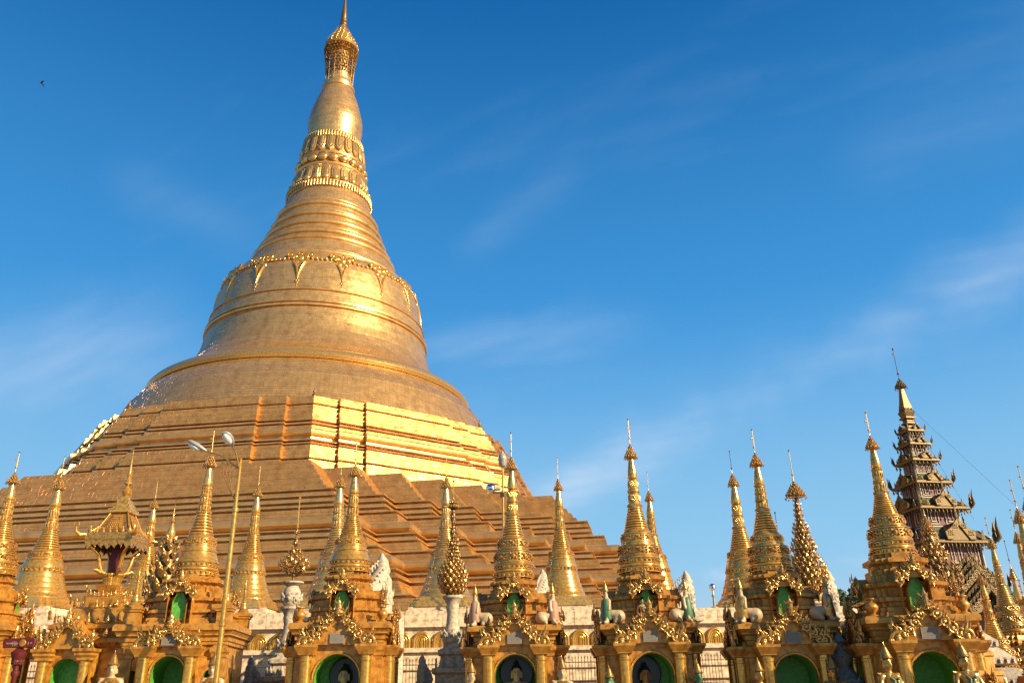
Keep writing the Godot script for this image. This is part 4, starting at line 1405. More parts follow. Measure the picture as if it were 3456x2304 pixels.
func make_shrine(label: String, at: Vector3, o: Dictionary) -> Node3D:
	var p := thing("gilded_shrine", label, "shrine", at, atan2(-at.x, -at.z) * 0.3, "gilded shrines round the stupa's foot")
	var w: float = o.get("w", 1.0)
	var c: float = o.get("c", 0.72)          # half width of a porch
	var a: float = o.get("a", 0.44)          # half width of its arch
	var cap: float = o.get("cap", 2.65)
	var corn: float = o.get("corn", 3.08)
	var top: float = o.get("top", 4.15)
	var tip: float = o.get("tip", 8.0)
	var porches: Array = o.get("porches", [0, 1, 2, 3])
	var mb := MB.new()
	# plinth
	mb.sweep(square(w), V2([0.55, 0, 0.55, 0.18, 0.45, 0.2, 0.45, 0.36, 0.36, 0.4, 0.36, 0.5]))
	part(p, "base", mb.done(), M.gold_paint)
	var spring: float = cap - 0.2 - a
	for side in 4:
		var t := turned(side)
		var z0 := 0.35 if side % 2 == 0 else c + 0.03
		var pz := w + (0.3 if side == 0 else 0.12)
		var cz := 0.14 if side == 0 else 0.06
		if side in porches:
			mb = MB.new()
			mb.prism(arch_poly(c, a, 0.5, spring, cap + 0.1), z0, pz)
			part(p, "porch_wall", mb.done(), M.gold_paint, t)
			part(p, "niche_lining", lining(a - 0.012, 0.51, spring, z0 + 0.02, pz - 0.015), M.green_paint, t)
			# moulded arch rim
			mb = MB.new()
			var rim := []
			var rad := []
			for i in 17:
				var q := PI * i / 16.0
				rim.append(Vector3((a + 0.03) * cos(q), spring + (a + 0.03) * sin(q), pz + 0.005))
				rad.append(0.025)
			mb.tube(rim, rad, 6)
			part(p, "arch_rim", mb.done(), M.gold_column, t)
			for s in [-1.0, 1.0]:
				var x: float = s * (c - 0.1)
				part(p, "column", K.column, M.gold_column, t * T(Vector3(x, 0.5, pz + cz), 0, Vector3(0.125, cap - 0.72, 0.125)))
				mb = MB.new()
				mb.sweep(square(0.14), V2([0, cap - 0.22, 0.02, cap - 0.2, 0.02, cap - 0.16, 0.05, cap - 0.13, 0.05, cap - 0.09, 0.1, cap - 0.05, 0.1, cap]))
				mb.sweep(square(0.14), V2([0.1, cap - 0.05, 0, cap - 0.22, 0.0, cap - 0.221]), false)
				part(p, "capital", mb.done(), M.gold_paint, t * T(Vector3(x, 0, pz + cz)))
			# gabled porch roof behind the pediment
			mb = MB.new()
			mb.prism(PackedVector2Array([Vector2(-c + 0.06, cap), Vector2(c - 0.06, cap), Vector2(0, cap + 0.62)]), w - 0.4, pz + 0.05)
			part(p, "porch_roof", mb.done(), M.gold_paint, t)
			pediment(p, t * T(Vector3(0, cap, pz + cz + 0.06)), c + 0.06, o.get("ped", 0.8), 6, 0.17)
			if side == 0:
				board(p, "plaque", 0.32, 0.21, 0.02, t * T(Vector3(0, cap + 0.13, pz + 0.16)), plaque_material(o.get("plaque", 0)))
		else:
			mb = MB.new()
			mb.prism(arch_poly(c, 0.17, 0.5, cap - 0.75, cap + 0.1, true), z0, w)
			part(p, "wall", mb.done(), M.gold_paint, t)
			part(p, "window_lining", lining(0.158, 0.51, cap - 0.75, w - 0.35, w - 0.015, true), M.green_paint, t)
		# corner pier to the right of this side
		if o.get("windows", false) and side == 0:
			for s in [-1.0, 1.0]:
				mb = MB.new()
				var mid := (c + w) / 2
				mb.prism(arch_poly((w - c) / 2 - 0.003, 0.15, 0.5, cap - 0.62, cap + 0.1), c + 0.03, w)
				part(p, "wall", mb.done(), M.gold_paint, T(Vector3(s * mid, 0, 0)))
				part(p, "window_lining", lining(0.14, 0.51, cap - 0.62, c + 0.2, w - 0.015), M.green_paint, T(Vector3(s * mid, 0, 0)))
		elif not o.get("windows", false) or side == 1 or side == 2:
			mb = MB.new()
			if not o.get("windows", false) or side == 1:
				mb.box(Vector3(c + 0.004, 0.5, c + 0.004), Vector3(w, cap + 0.1, w))
				if o.get("windows", false):
					t = turned(1)
				part(p, "corner_pier", mb.done(), M.gold_paint, t)
			else:
				mb.box(Vector3(c + 0.004, 0.5, c + 0.004), Vector3(w, cap + 0.1, w))
				part(p, "corner_pier", mb.done(), M.gold_paint, turned(2))
		for s in ([-1.0, 1.0] if side in porches else []):
			mb = MB.new()
			mb.sweep(square(0.13), V2([0.0, 0.5, 0.0, cap - 0.24, 0.025, cap - 0.22, 0.025, cap - 0.16, 0.06, cap - 0.1, 0.06, cap - 0.02, 0.0, cap + 0.02, 0.0, cap + 0.1]))
			part(p, "pilaster", mb.done(), M.gold_paint, t * T(Vector3(s * (w - 0.1), 0, w - 0.085)))
	# entablature and cornice
	mb = MB.new()
	var g := corn - cap
	mb.sweep(square(w), V2([-0.05, cap + 0.04, 0.06, cap + 0.05, 0.06, cap + 0.22 * g, 0.09, cap + 0.26 * g, 0.09, cap + 0.42 * g, 0.15, cap + 0.5 * g, 0.15, cap + 0.56 * g, 0.2, cap + 0.7 * g, 0.23, cap + 0.72 * g, 0.23, cap + 0.92 * g, 0.2, cap + g]))
	part(p, "cornice", mb.done(), M.gold_paint)
	# stepped roof
	var rw: float = o.get("roof", 0.86)
	var f := (top - corn) / 1.06
	var kr := rw / 0.86
	mb = MB.new()
	var tiers := []
	for q in V2([0.03, -0.01, 0.03, 0.06, 0, 0.07, 0, 0.14, -0.05, 0.16, -0.05, 0.22, -0.01, 0.24, -0.01, 0.3, -0.1, 0.32, -0.1, 0.46, -0.05, 0.49, -0.05, 0.55, -0.15, 0.57, -0.17, 0.68, -0.22, 0.7, -0.22, 0.79, -0.27, 0.81, -0.27, 0.87, -0.21, 0.9, -0.21, 0.97, -0.3, 0.99, -0.3, 1.06]):
		tiers.append(Vector2(q.x * kr * (1.3 if q.x < 0.0 else 1.0), corn + q.y * f))
	mb.sweep(square(rw, rw * 0.115, 3), tiers)
	part(p, "stepped_roof", mb.done(), M.gold_paint)
	# upper niches
	for side in 4:
		var t := turned(side)
		var nb := corn + 0.2
		var nz := rw + (0.16 if side == 0 else -0.04)
		var nk := 1.0 if side == 0 else 0.72
		mb = MB.new()
		mb.prism(arch_poly(0.27 * nk, 0.16 * nk, corn - 0.02, nb + 0.3 * nk, nb + 0.52 * nk, true), rw * 0.55, nz)
		part(p, "upper_niche", mb.done(), M.gold_paint, t)
		part(p, "niche_lining", lining(0.152 * nk, nb - 0.12, nb + 0.3 * nk, nz - 0.11, nz - 0.012, true), M.green_paint, t)
		mb = MB.new()
		mb.prism(PackedVector2Array([Vector2(-0.27 * nk, nb + 0.51 * nk), Vector2(0.27 * nk, nb + 0.51 * nk), Vector2(0, nb + 0.84 * nk)]), rw * 0.5, nz)
		part(p, "niche_roof", mb.done(), M.gold_paint, t)
		pediment(p, t * T(Vector3(0, nb + 0.42 * nk, nz + 0.04)), 0.36 * nk, 0.46 * nk, 3, 0.12 * nk, false)
	shrine_spire(p, top, tip - top, o.get("r", 0.5), o)
	# figures and ornaments belong to the roof corners
	var kind: String = o.get("corner", "vase")
	for s in [[1, 1], [-1, 1], [1, -1], [-1, -1]]:
		var q := Vector3(s[0] * (w + 0.02), corn - 0.01, s[1] * (w + 0.02))
		if kind == "vase":
			part(p, "vase_finial", K.vase, M.gold_paint, T(q, 0, Vector3(0.34, 0.36, 0.34)))
		elif kind == "stupa":
			var m := thing_part(p, "corner_turret")
			m.position = q - Vector3(s[0] * 0.1, 0, s[1] * 0.1)
			m.scale = Vector3.ONE * 0.64
			mb = MB.new()
			mb.sweep(square(0.24), V2([0, 0, 0, 0.42, 0.05, 0.45, 0.05, 0.5, 0.09, 0.53, 0.09, 0.6, 0.02, 0.62, 0.0, 0.68]))
			part(m, "pedestal", mb.done(), M.gold_paint)
			mb = MB.new()
			mb.lathe(V2([0.2, 0.66, 0.22, 0.7, 0.2, 0.74, 0.15, 0.8, 0.17, 0.82, 0.12, 0.95, 0.13, 0.98, 0.1, 1.06, 0.11, 1.08, 0.075, 1.16, 0.085, 1.18, 0.06, 1.26, 0.07, 1.28, 0.05, 1.36, 0.06, 1.4, 0.04, 1.55, 0.085, 1.57, 0.03, 1.7, 0.012, 1.76, 0.008, 1.95, 0.0, 2.0]), 16)
			part(m, "spire", mb.done(), M.gold_column)
	return p

func place_sphinxes(sh: Node3D, w: float, corn: float, cloth: Material, words: Array) -> void:
	for i in 2:
		var s := -1.0 if i == 0 else 1.0
		var at := sh.transform * Vector3(s * (w - 0.02), corn, w - 0.02)
		var q := thing("sphinx_statue", words[i], "statue", at, sh.rotation.y + s * PI / 4, "roof corner sphinxes")
		part(q, "body", K.sphinx, M.pale_skin)
		var mb := MB.new()
		mb.lathe(V2([0.13, 0.08, 0.14, 0.12, 0.125, 0.3, 0.115, 0.42, 0.1, 0.5, 0.05, 0.55]), 14)
		part(q, "tunic", mb.done(), cloth, T(Vector3(0, 0, 0.085)))
		part(q, "crown", K.crown, M.gold_column, T(Vector3(0, 0.69, 0.085), 0, Vector3.ONE * 0.58))
		part(q, "eyes", K.eyes, M.ink, T(Vector3(0, 0.645, 0.09), 0, Vector3.ONE * 0.55))

func deva(label: String, at: Vector3, turn: float, s: float, body: Material, sash: Material) -> Node3D:
	var q := thing("deva_statue", label, "statue", at, turn, "guardian figures before the shrines")
	var mb := MB.new()
	mb.sweep(square(0.3), V2([0.06, -at.y, 0.06, 0.08 - at.y, 0.0, 0.1, 0.0, 0.22, 0.05, 0.24, 0.05, 0.3]))
	part(q, "pedestal", mb.done(), M.gold_paint)
	var t := Transform3D(Basis.from_scale(Vector3.ONE * s), Vector3(0, 0.3, 0))
	part(q, "body", K.deva, body, t)
	part(q, "collar", K.collar, M.gold_carving, t)
	part(q, "sash", K.sash, sash, t)
	part(q, "crown", K.crown, M.gold_carving, t * T(Vector3(0, 1.7, 0.01), 0, Vector3(1, 0.68, 1)))
	part(q, "eyes", K.eyes, M.ink, t * T(Vector3(0, 1.625, 0.02)))
	part(q, "mouth", K.mouth, M.brown_robe, t * T(Vector3(0, 1.62, 0.015)))
	return q

func buddha(label: String, at: Vector3, s: float, skin: Material, halo := true) -> Node3D:
	var q := thing("buddha_image", label, "statue", at, 0.0, "seated images in the niches")
	var t := Transform3D(Basis.from_scale(Vector3.ONE * s), Vector3.ZERO)
	var mb := MB.new()
	if halo:
		mb.sweep(square(0.4), V2([0.02, -0.62, 0.02, -0.5, -0.04, -0.46, -0.04, -0.1, 0.02, -0.06, 0.02, 0.0]))
		part(q, "throne", mb.done(), M.gold_paint)
	part(q, "body", K.buddha, skin, t)
	mb = MB.new()
	mb.lathe(V2([0.118, 0.96, 0.122, 1.0, 0.11, 1.06, 0.07, 1.11, 0.05, 1.13, 0.045, 1.18, 0.0, 1.22]), 16)
	part(q, "hair", mb.done(), M.black_lacquer, t * T(Vector3(0, 0.03, -0.02), 0, Vector3(1, 1, 1)))
	mb = MB.new()
	mb.tube([Vector3(0.2, 0.74, 0.08), Vector3(0.02, 0.62, 0.19), Vector3(-0.14, 0.4, 0.19), Vector3(-0.2, 0.2, 0.14)], [0.06, 0.05, 0.06, 0.08], 8)
	part(q, "robe_fold", mb.done(), M.brown_robe, t)
	part(q, "eyes", K.eyes, M.ink, t * T(Vector3(0, 0.965, 0.035)))
	part(q, "mouth", K.mouth, M.brown_robe, t * T(Vector3(0, 0.965, 0.03)))
	if halo:
		mb = MB.new()
		mb.at(Transform3D(Basis(Vector3.RIGHT, PI / 2), Vector3(0, 0.98, -0.22)))
		mb.lathe(V2([0.0, -0.02, 0.37, -0.02, 0.39, 0.0, 0.37, 0.02, 0.0, 0.02]), 36)
		part(q, "halo", mb.done(), M.black_lacquer)
	return q

func make_shrines() -> void:
	# at: foot of the shrine; heights are measured from the platform
	make_shrine("gilded shrine behind the maroon sign, its spire ringed and banded", Vector3(-12.32, 0, -20), {"w": 0.72, "c": 0.54, "a": 0.34, "roof": 0.72, "cap": 2.8, "corn": 3.25, "top": 4.4, "tip": 7.4, "r": 0.5, "style": 1, "bell": 2, "corner": "none", "plaque": 1})
	var C := make_shrine("broad gilded shrine with corner turrets and small arched windows beside its porch", Vector3(-7.9, 0, -21), {"w": 1.1, "c": 0.6, "a": 0.36, "cap": 2.72, "corn": 3.22, "top": 4.4, "tip": 8.2, "r": 0.53, "roof": 1.0, "porches": [0], "windows": true, "corner": "stupa", "style": 1, "bell": 1, "rings": 7, "ped": 0.52, "plaque": 2})
	make_shrine("gilded shrine with vase finials and a plain smooth bell under its spire", Vector3(-4.12, 0, -21), {"w": 0.92, "c": 0.76, "a": 0.5, "cap": 2.7, "corn": 3.2, "top": 4.42, "tip": 7.75, "r": 0.52, "roof": 0.84, "corner": "vase", "style": 0, "bell": 1, "rings": 10, "ped": 0.86, "plaque": 0})
	make_shrine("gilded shrine with pink-robed sphinxes on its cornice", Vector3(-0.08, 0, -21), {"w": 0.84, "c": 0.68, "a": 0.45, "cap": 2.62, "corn": 3.06, "top": 4.2, "tip": 7.95, "r": 0.5, "roof": 0.84, "corner": "none", "style": 2, "bell": 2, "rings": 8, "plaque": 1})
	make_shrine("gilded shrine with green-robed sphinxes and a small image in its upper niche", Vector3(2.95, 0, -20.5), {"w": 0.84, "c": 0.69, "a": 0.45, "cap": 2.58, "corn": 3.02, "top": 4.2, "tip": 8.1, "r": 0.53, "roof": 0.84, "corner": "none", "style": 2, "bell": 0, "rings": 9, "plaque": 2})
	make_shrine("gilded shrine with sphinxes, next to the flower urn with the tallest leafy bud", Vector3(5.8, 0, -19.5), {"w": 0.82, "c": 0.66, "a": 0.42, "cap": 2.45, "corn": 2.92, "top": 4.05, "tip": 7.45, "r": 0.5, "roof": 0.84, "corner": "none", "style": 1, "bell": 0, "rings": 8, "plaque": 0})
	make_shrine("gilded shrine with vase finials standing before the tiered tower", Vector3(7.98, 0, -18), {"w": 0.84, "c": 0.66, "a": 0.42, "cap": 2.4, "corn": 2.88, "top": 4.15, "tip": 7.35, "r": 0.47, "roof": 0.86, "corner": "vase", "style": 0, "bell": 2, "rings": 11, "plaque": 1})
	for q in get_children():
		if q is Node3D and q.has_meta("label"):
			if "pink-robed" in q.get_meta("label"):
				place_sphinxes(q, 0.86, 3.06, M.pink_cloth, ["crowned sphinx in pink on the cornice of its shrine, beside the flower urn", "crowned sphinx in pink on its shrine's cornice, beside a plain small stupa"])
			elif "green-robed" in q.get_meta("label"):
				place_sphinxes(q, 0.86, 3.02, M.green_cloth, ["crowned sphinx in green on a shrine's cornice, facing the pink-sphinx shrine", "crowned sphinx in green on a shrine's cornice, before the white lion"])
			elif "tallest leafy bud" in q.get_meta("label"):
				place_sphinxes(q, 0.86, 2.92, M.gold_carving, ["crowned gilt sphinx on a shrine's cornice beside the bare spherical lamp", "crowned gilt sphinx on a shrine's cornice under the great leafy urn"])
	buddha("pale seated image with a dark halo in the vase-finial shrine's niche", Vector3(-3.97, 1.1, -20.3), 1.0, M.pale_skin)
	buddha("pale seated image with a dark halo in the pink-sphinx shrine's niche", Vector3(-0.05, 1.08, -20.25), 1.0, M.pale_skin)
	buddha("brown seated image with a dark halo in the green-sphinx shrine's niche", Vector3(2.8, 1.0, -19.8), 0.98, M.brown_robe)
	buddha("tiny seated image in the upper niche of the green-sphinx shrine", Vector3(2.83, 3.1, -19.6), 0.4, M.pale_skin, false)
	deva("tall praying deva in white and gold beside the broad shrine's porch", Vector3(-8.75, 0.38, -19.15), 0.2, 0.98, M.pale_skin, M.gold_carving)
	deva("praying deva half hidden by the lamp post at the broad shrine", Vector3(-6.62, 0.36, -19.3), 0.0, 0.97, M.pale_skin, M.gold_carving)
	deva("praying deva turned towards the pink-sphinx shrine's porch, next to the white urn", Vector3(-1.03, 0.22, -19.2), 0.5, 0.9, M.pale_skin, M.green_cloth)
	deva("praying deva casting its shadow on the pink-sphinx shrine's wall", Vector3(0.93, 0.26, -19.2), 0.05, 0.9, M.pale_skin, M.green_cloth)
	deva("green sashed figure beside a column of the green-sphinx shrine, by the fence", Vector3(1.88, 0.14, -18.6), -0.3, 0.85, M.green_cloth, M.gold_carving)
	deva("green sashed figure with a pale head at the far column of the green-sphinx shrine", Vector3(3.72, 0.16, -18.6), 0.3, 0.87, M.green_cloth, M.pale_skin)
	deva("gilded praying deva at the gilt-sphinx shrine, in front of its dark side", Vector3(4.8, 0.14, -17.9), 0.25, 0.88, M.gold_carving, M.pale_skin)
	deva("gilded praying deva between the gilt-sphinx shrine and the grey stone urn", Vector3(6.28, 0.16, -17.9), -0.1, 0.88, M.gold_carving, M.gold_carving)
	deva("guardian in green and gold robes on the tower-side shrine's shaded corner", Vector3(6.68, 0.16, -16.2), 0.35, 0.95, M.gold_carving, M.green_cloth)
	deva("guardian in green and gold robes beside the mosaic stepped wall", Vector3(8.08, 0.16, -16.2), 0.1, 0.95, M.gold_carving, M.green_cloth)

# shrine with upturned flame roofs and a tall canopy on a red post
func make_canopy_shrine() -> void:
	var p := thing("canopy_shrine", "flame-roofed gilded shrine carrying a bell canopy on a red post", "shrine", Vector3(-9.95, 0, -21))
	var mb := MB.new()
	var w := 0.95
	mb.sweep(square(w), V2([0.4, 0, 0.4, 0.3, 0.2, 0.35, 0.2, 0.5, 0.0, 0.52, 0, 2.75, 0.06, 2.8, 0.06, 2.86, 0.1, 2.9, 0.1, 2.95, -0.3, 3.3, -0.5, 3.5, -0.7, 4.0]))
	part(p, "body", mb.done(), M.gold_paint)
	# porch set off to one side of the front, as in the photograph it shows left of the post
	var off := Vector3(-0.1, 0, 0)
	mb = MB.new()
	mb.prism(arch_poly(0.55, 0.32, 0.5, 2.2, 2.72), w - 0.2, w + 0.35)
	part(p, "porch_wall", mb.done(), M.gold_paint, T(off))
	part(p, "niche_lining", lining(0.31, 0.51, 2.2, w + 0.01, w + 0.34), M.green_paint, T(off))
	for s in [-1.0, 1.0]:
		part(p, "column", K.column, M.gold_column, T(off + Vector3(s * 0.46, 0.5, w + 0.47), 0, Vector3(0.11, 1.98, 0.11)))
		mb = MB.new()
		mb.sweep(square(0.12), V2([0, 2.46, 0.02, 2.48, 0.02, 2.53, 0.06, 2.58, 0.06, 2.62, 0.1, 2.66, 0.1, 2.72]))
		part(p, "capital", mb.done(), M.gold_paint, T(off + Vector3(s * 0.46, 0, w + 0.47)))
	mb = MB.new()
	mb.prism(PackedVector2Array([Vector2(-0.5, 2.7), Vector2(0.5, 2.7), Vector2(0, 3.35)]), w - 0.3, w + 0.42)
	part(p, "porch_roof", mb.done(), M.gold_paint, T(off))
	pediment(p, T(off + Vector3(0, 2.72, w + 0.55)), 0.62, 0.72, 4, 0.15)
	# flame roofs: [half width, height, flame size]
	for q in [[1.1, 2.95, 0.3], [0.88, 3.27, 0.27], [0.6, 3.64, 0.22], [0.38, 3.93, 0.16]]:
		var r := thing_part(p, "flame_roof")
		mb = MB.new()
		mb.sweep(square(q[0]), V2([-0.2, q[1] - 0.16, -0.04, q[1] - 0.12, 0.02, q[1] - 0.08, 0.02, q[1], -0.02, q[1] + 0.02, -0.2, q[1] + 0.1, -0.3 * q[0], q[1] + 0.3]))
		part(r, "roof_slab", mb.done(), M.gold_paint)
		for side in 4:
			var t := turned(side)
			var k := 9
			for i in k:
				var x := (float(i) / (k - 1) - 0.5) * 2.0
				var up: float = q[2] * (0.6 + 0.55 * pow(absf(x), 3.0) + (0.35 if i == 4 else 0.0))
				part(r, "flame_leaf", K.flame, M.gold_carving, t * Transform3D(Basis(Vector3.BACK, -0.25 * x) * Basis.from_scale(Vector3(q[2] * 0.62, up, q[2] * 0.5)), Vector3(x * q[0], q[1] + 0.02 + 0.1 * pow(absf(x), 3.0), q[0])))
			for i in 12:
				var x := ((i + 0.5) / 12 - 0.5) * 2.0
				part(r, "bell_drop", K.bell, M.gold_carving, t * T(Vector3(x * q[0], q[1] - 0.07, q[0] - 0.02), 0, Vector3(0.1, 0.11, 0.1)))
	# fluted cup, post and canopy
	var lift := Vector3(0, -0.55, 0)
	mb = MB.new()
	var fl := PackedVector2Array()
	for i in 48:
		var a := TAU * i / 48
		var r := 0.2 * (1.0 - (0.05 if i % 2 else 0.0))
		fl.append(Vector2(r * sin(a), r * cos(a)))
	mb.sweep(fl, V2([0.02, 4.5, 0.0, 4.56, -0.01, 4.7, 0.0, 4.85, 0.03, 4.97, 0.06, 5.02, 0.06, 5.06]))
	part(p, "fluted_cup", mb.done(), M.gold_column, T(lift))
	mb = MB.new()
	mb.sweep(square(0.1), V2([0, 5.0, 0, 6.0]))
	part(p, "post", mb.done(), M.maroon, T(lift))
	for i in 4:
		var t := Transform3D(Basis(Vector3.UP, PI / 4 + i * PI / 2), Vector3.ZERO)
		mb = MB.new()
		mb.tube([Vector3(0, 5.03, 0.14), Vector3(0, 5.1, 0.3), Vector3(0, 5.25, 0.36), Vector3(0, 5.5, 0.42), Vector3(0, 5.66, 0.62), Vector3(0, 5.78, 0.72)], [0.05, 0.055, 0.05, 0.045, 0.035, 0.02], 7)
		mb.tube([Vector3(0, 5.08, 0.3), Vector3(0, 5.14, 0.42), Vector3(0, 5.12, 0.54)], [0.05, 0.05, 0.0], 6)
		part(p, "naga_bracket", mb.done(), M.gold_leaf, T(lift) * t)
	# canopy
	var k := thing_part(p, "canopy")
	k.position = lift
	k.scale = Vector3(0.9, 1, 0.9)
	mb = MB.new()
	mb.sweep(square(0.62), V2([-0.05, 5.8, 0, 5.79, 0.02, 5.84, 0.02, 5.98, 0.0, 6.0, -0.08, 6.02, -0.22, 6.16, -0.32, 6.36, -0.4, 6.55]))
	part(k, "canopy_roof", mb.done(), M.gold_carving)
	mb = MB.new()
	mb.sweep(square(0.26), V2([-0.02, 6.53, 0.04, 6.55, 0.04, 6.64, -0.04, 6.68, -0.04, 6.76, -0.1, 6.8, -0.1, 6.88, -0.17, 6.92, -0.17, 6.98, -0.22, 7.02]))
	part(k, "canopy_crest", mb.done(), M.gold_leaf)
	for side in 4:
		var t := turned(side)
		for i in 7:
			var x := ((i + 0.5) / 7 - 0.5) * 2.0
			var dip := 0.12 + 0.1 * absf(cos(x * PI))
			mb = MB.new()
			mb.prism(PackedVector2Array([Vector2(-0.09, 0.02), Vector2(0.09, 0.02), Vector2(0.085, -dip * 0.6), Vector2(0, -dip), Vector2(-0.085, -dip * 0.6)]), -0.012, 0.012)
			part(k, "valance_tongue", mb.done(), M.gold_carving, t * T(Vector3(x * 0.62, 5.81, 0.61)))
			part(k, "bell_drop", K.bell, M.old_gold, t * T(Vector3(x * 0.62, 5.74, 0.58), 0, Vector3(0.1, 0.13, 0.1)))
			part(k, "flame_leaf", K.flame, M.gold_leaf, t * T(Vector3(x * 0.62, 5.99, 0.62), 0, Vector3(0.14, 0.12 + 0.1 * pow(absf(x), 2.0), 0.12)))
		mb = MB.new()
		mb.prism(PackedVector2Array([Vector2(-0.3, 0), Vector2(0.3, 0), Vector2(0.14, 0.44), Vector2(-0.14, 0.44)]), 0, 0.025, 0.012)
		for r in 6:
			for i in 6:
				mb.at(T(Vector3((i - 2.5) * 0.075 * (1 - r * 0.09), 0.06 + r * 0.06, 0.03)))
				mb.ball(0.022, 5, 3)
		mb.at(Transform3D())
		part(k, "beaded_panel", mb.done(), M.gold_leaf, t * Transform3D(Basis(Vector3.RIGHT, -0.5) * Basis.from_scale(Vector3(0.85, 1, 1)), Vector3(0, 6.09, 0.47)))
		mb = MB.new()
		mb.tube([Vector3(0.64, 5.95, 0.64), Vector3(0.74, 5.93, 0.74), Vector3(0.82, 6.0, 0.82), Vector3(0.83, 6.16, 0.83)], [0.05, 0.06, 0.045, 0.0], 6)
		part(k, "corner_curl", mb.done(), M.gold_leaf, t)
		mb = MB.new()
		mb.tube([Vector3(0.56, 6.02, 0.56), Vector3(0.4, 6.18, 0.4), Vector3(0.24, 6.54, 0.24)], [0.03, 0.026, 0.022], 6)
		part(k, "hip_rib", mb.done(), M.gold_leaf, t)
	mb = MB.new()
	mb.lathe(V2([0.06, 6.98, 0.12, 7.02, 0.15, 7.1, 0.1, 7.2, 0.05, 7.26, 0.12, 7.3, 0.08, 7.42, 0.045, 7.5, 0.07, 7.54, 0.035, 7.62, 0.05, 7.68, 0.025, 7.8, 0.03, 7.84, 0.012, 8.05, 0.018, 8.08, 0.0, 8.3]), 12)
	part(k, "finial", mb.done(), M.gold_leaf)

# ---------------------------------------------------------------- plinth, fence, urns, lions, lamps, tower
const W0 := Vector3(-26, 0, -31.2)
const W1 := Vector3(18, 0, -35.0)
const WALL_H := 4.6

func make_plinth() -> void:
	var d := (W1 - W0)
	var turn := atan2(-d.z, d.x)
	var p := thing("plinth_wall", "long cream plinth wall with a row of gilded arches under its coping", "wall", W0, turn)
	var L := d.length()
	# top slab of the plinth reaching back under the stupa
	var mb := MB.new()
	mb.box(Vector3(0, 0, -110), Vector3(L, 3.2, -0.02))
	part(p, "retaining_wall", mb.done(), M.cream_plaster)
	mb = MB.new()
	mb.box(Vector3(-30, 3.2, -112), Vector3(L, 4.45, -0.32))
	part(p, "frieze", mb.done(), M.cream_plaster)
	# mouldings
	for q in [[2.05, 2.16, 0.1], [2.5, 2.6, 0.06], [3.12, 3.2, 0.12], [3.2, 3.28, 0.05]]:
		mb = MB.new()
		mb.box(Vector3(0, q[0], -0.3), Vector3(L, q[1], q[2]))
		part(p, "string_course", mb.done(), M.cream_plaster)
	mb = MB.new()
	mb.box(Vector3(0, 0.0, -0.1), Vector3(L, 1.75, 0.06))
	part(p, "pink_footing", mb.done(), M.pink_plaster)
	# coping blocks
	var x := 0.0
	while x < L - 0.1:
		var k := rng.randf_range(1.1, 1.5)
		mb = MB.new()
		var h := 4.6 + rng.randf_range(-0.015, 0.015)
		mb.box(Vector3(x + 0.008, 4.03, -0.55), Vector3(minf(L, x + k) - 0.008, h, -0.14 + rng.randf_range(-0.01, 0.01)))
		part(p, "coping_block", mb.done(), M.cream_plaster)
		x += k
	# arches
	mb = MB.new()
	for q in [[0.36, 0.075, 0.1], [0.25, 0.055, 0.07], [0.155, 0.045, 0.05]]:
		var pts := []
		var rad := []
		for i in 15:
			var t := PI * i / 14.0
			pts.append(Vector3((q[0] - q[1]) * cos(t), 0.24 + (q[0] - q[1]) * sin(t) * 1.06, 0))
			rad.append(q[1])
		pts.push_front(Vector3(q[0] - q[1], 0, 0))
		pts.append(Vector3(-(q[0] - q[1]), 0, 0))
		rad.append(q[1])
		rad.append(q[1])
		mb.tube(pts, rad, 6)
	mb.prism(PackedVector2Array([Vector2(-0.06, 0), Vector2(0.06, 0), Vector2(0.06, 0.28), Vector2(0, 0.34), Vector2(-0.06, 0.28)]), -0.05, 0.06, 0.02)
	var am := mb.done()
	x = 0.4
	while x < L - 0.4:
		part(p, "arch", am, M.gold_column, T(Vector3(x, 3.28, -0.27)))
		x += 0.76

func make_fences() -> void:
	var words := ["iron railing between the sign and the flame-roofed shrine", "iron railing between the broad shrine and the white urn", "iron railing beside the vase-finial shrine's dark gable", "iron railing between the two sphinx shrines", "iron railing by the green-sphinx shrine's far side", "iron railing beside the grey stone urn"]
	var spans := [[-17.3, -15.2], [-9.6, -8.3], [-4.4, -2.9], [1.7, 3.0], [6.3, 7.6], [10.3, 11.9]]
	var bar := MB.new()
	bar.tube([Vector3.ZERO, Vector3(0, 1.02, 0), Vector3(0, 1.04, 0), Vector3(0, 1.13, 0)], [0.011, 0.011, 0.024, 0.0], 5)
	var bm := bar.done()
	for i in spans.size():
		var x0: float = spans[i][0]
		var x1: float = spans[i][1]
		var z := -30.2 - (x0 + 24.0) * 0.085
		var f := thing("iron_fence", words[i], "fence", Vector3(x0, 1.75, z), 0.085, "iron railings before the plinth")
		var mb := MB.new()
		mb.box(Vector3(-0.1, -1.75, -0.12), Vector3(x1 - x0 + 0.1, 0.0, 0.12))
		part(f, "kerb_wall", mb.done(), M.pink_plaster)
		for y in [0.12, 0.88]:
			mb = MB.new()
			mb.box(Vector3(0, y, -0.012), Vector3(x1 - x0, y + 0.03, 0.012))
			part(f, "rail", mb.done(), M.dark_iron)
		var k := int((x1 - x0) / 0.115)
		for j in k:
			part(f, "bar", bm, M.dark_iron, T(Vector3(j * 0.115 + 0.03, 0, 0)))

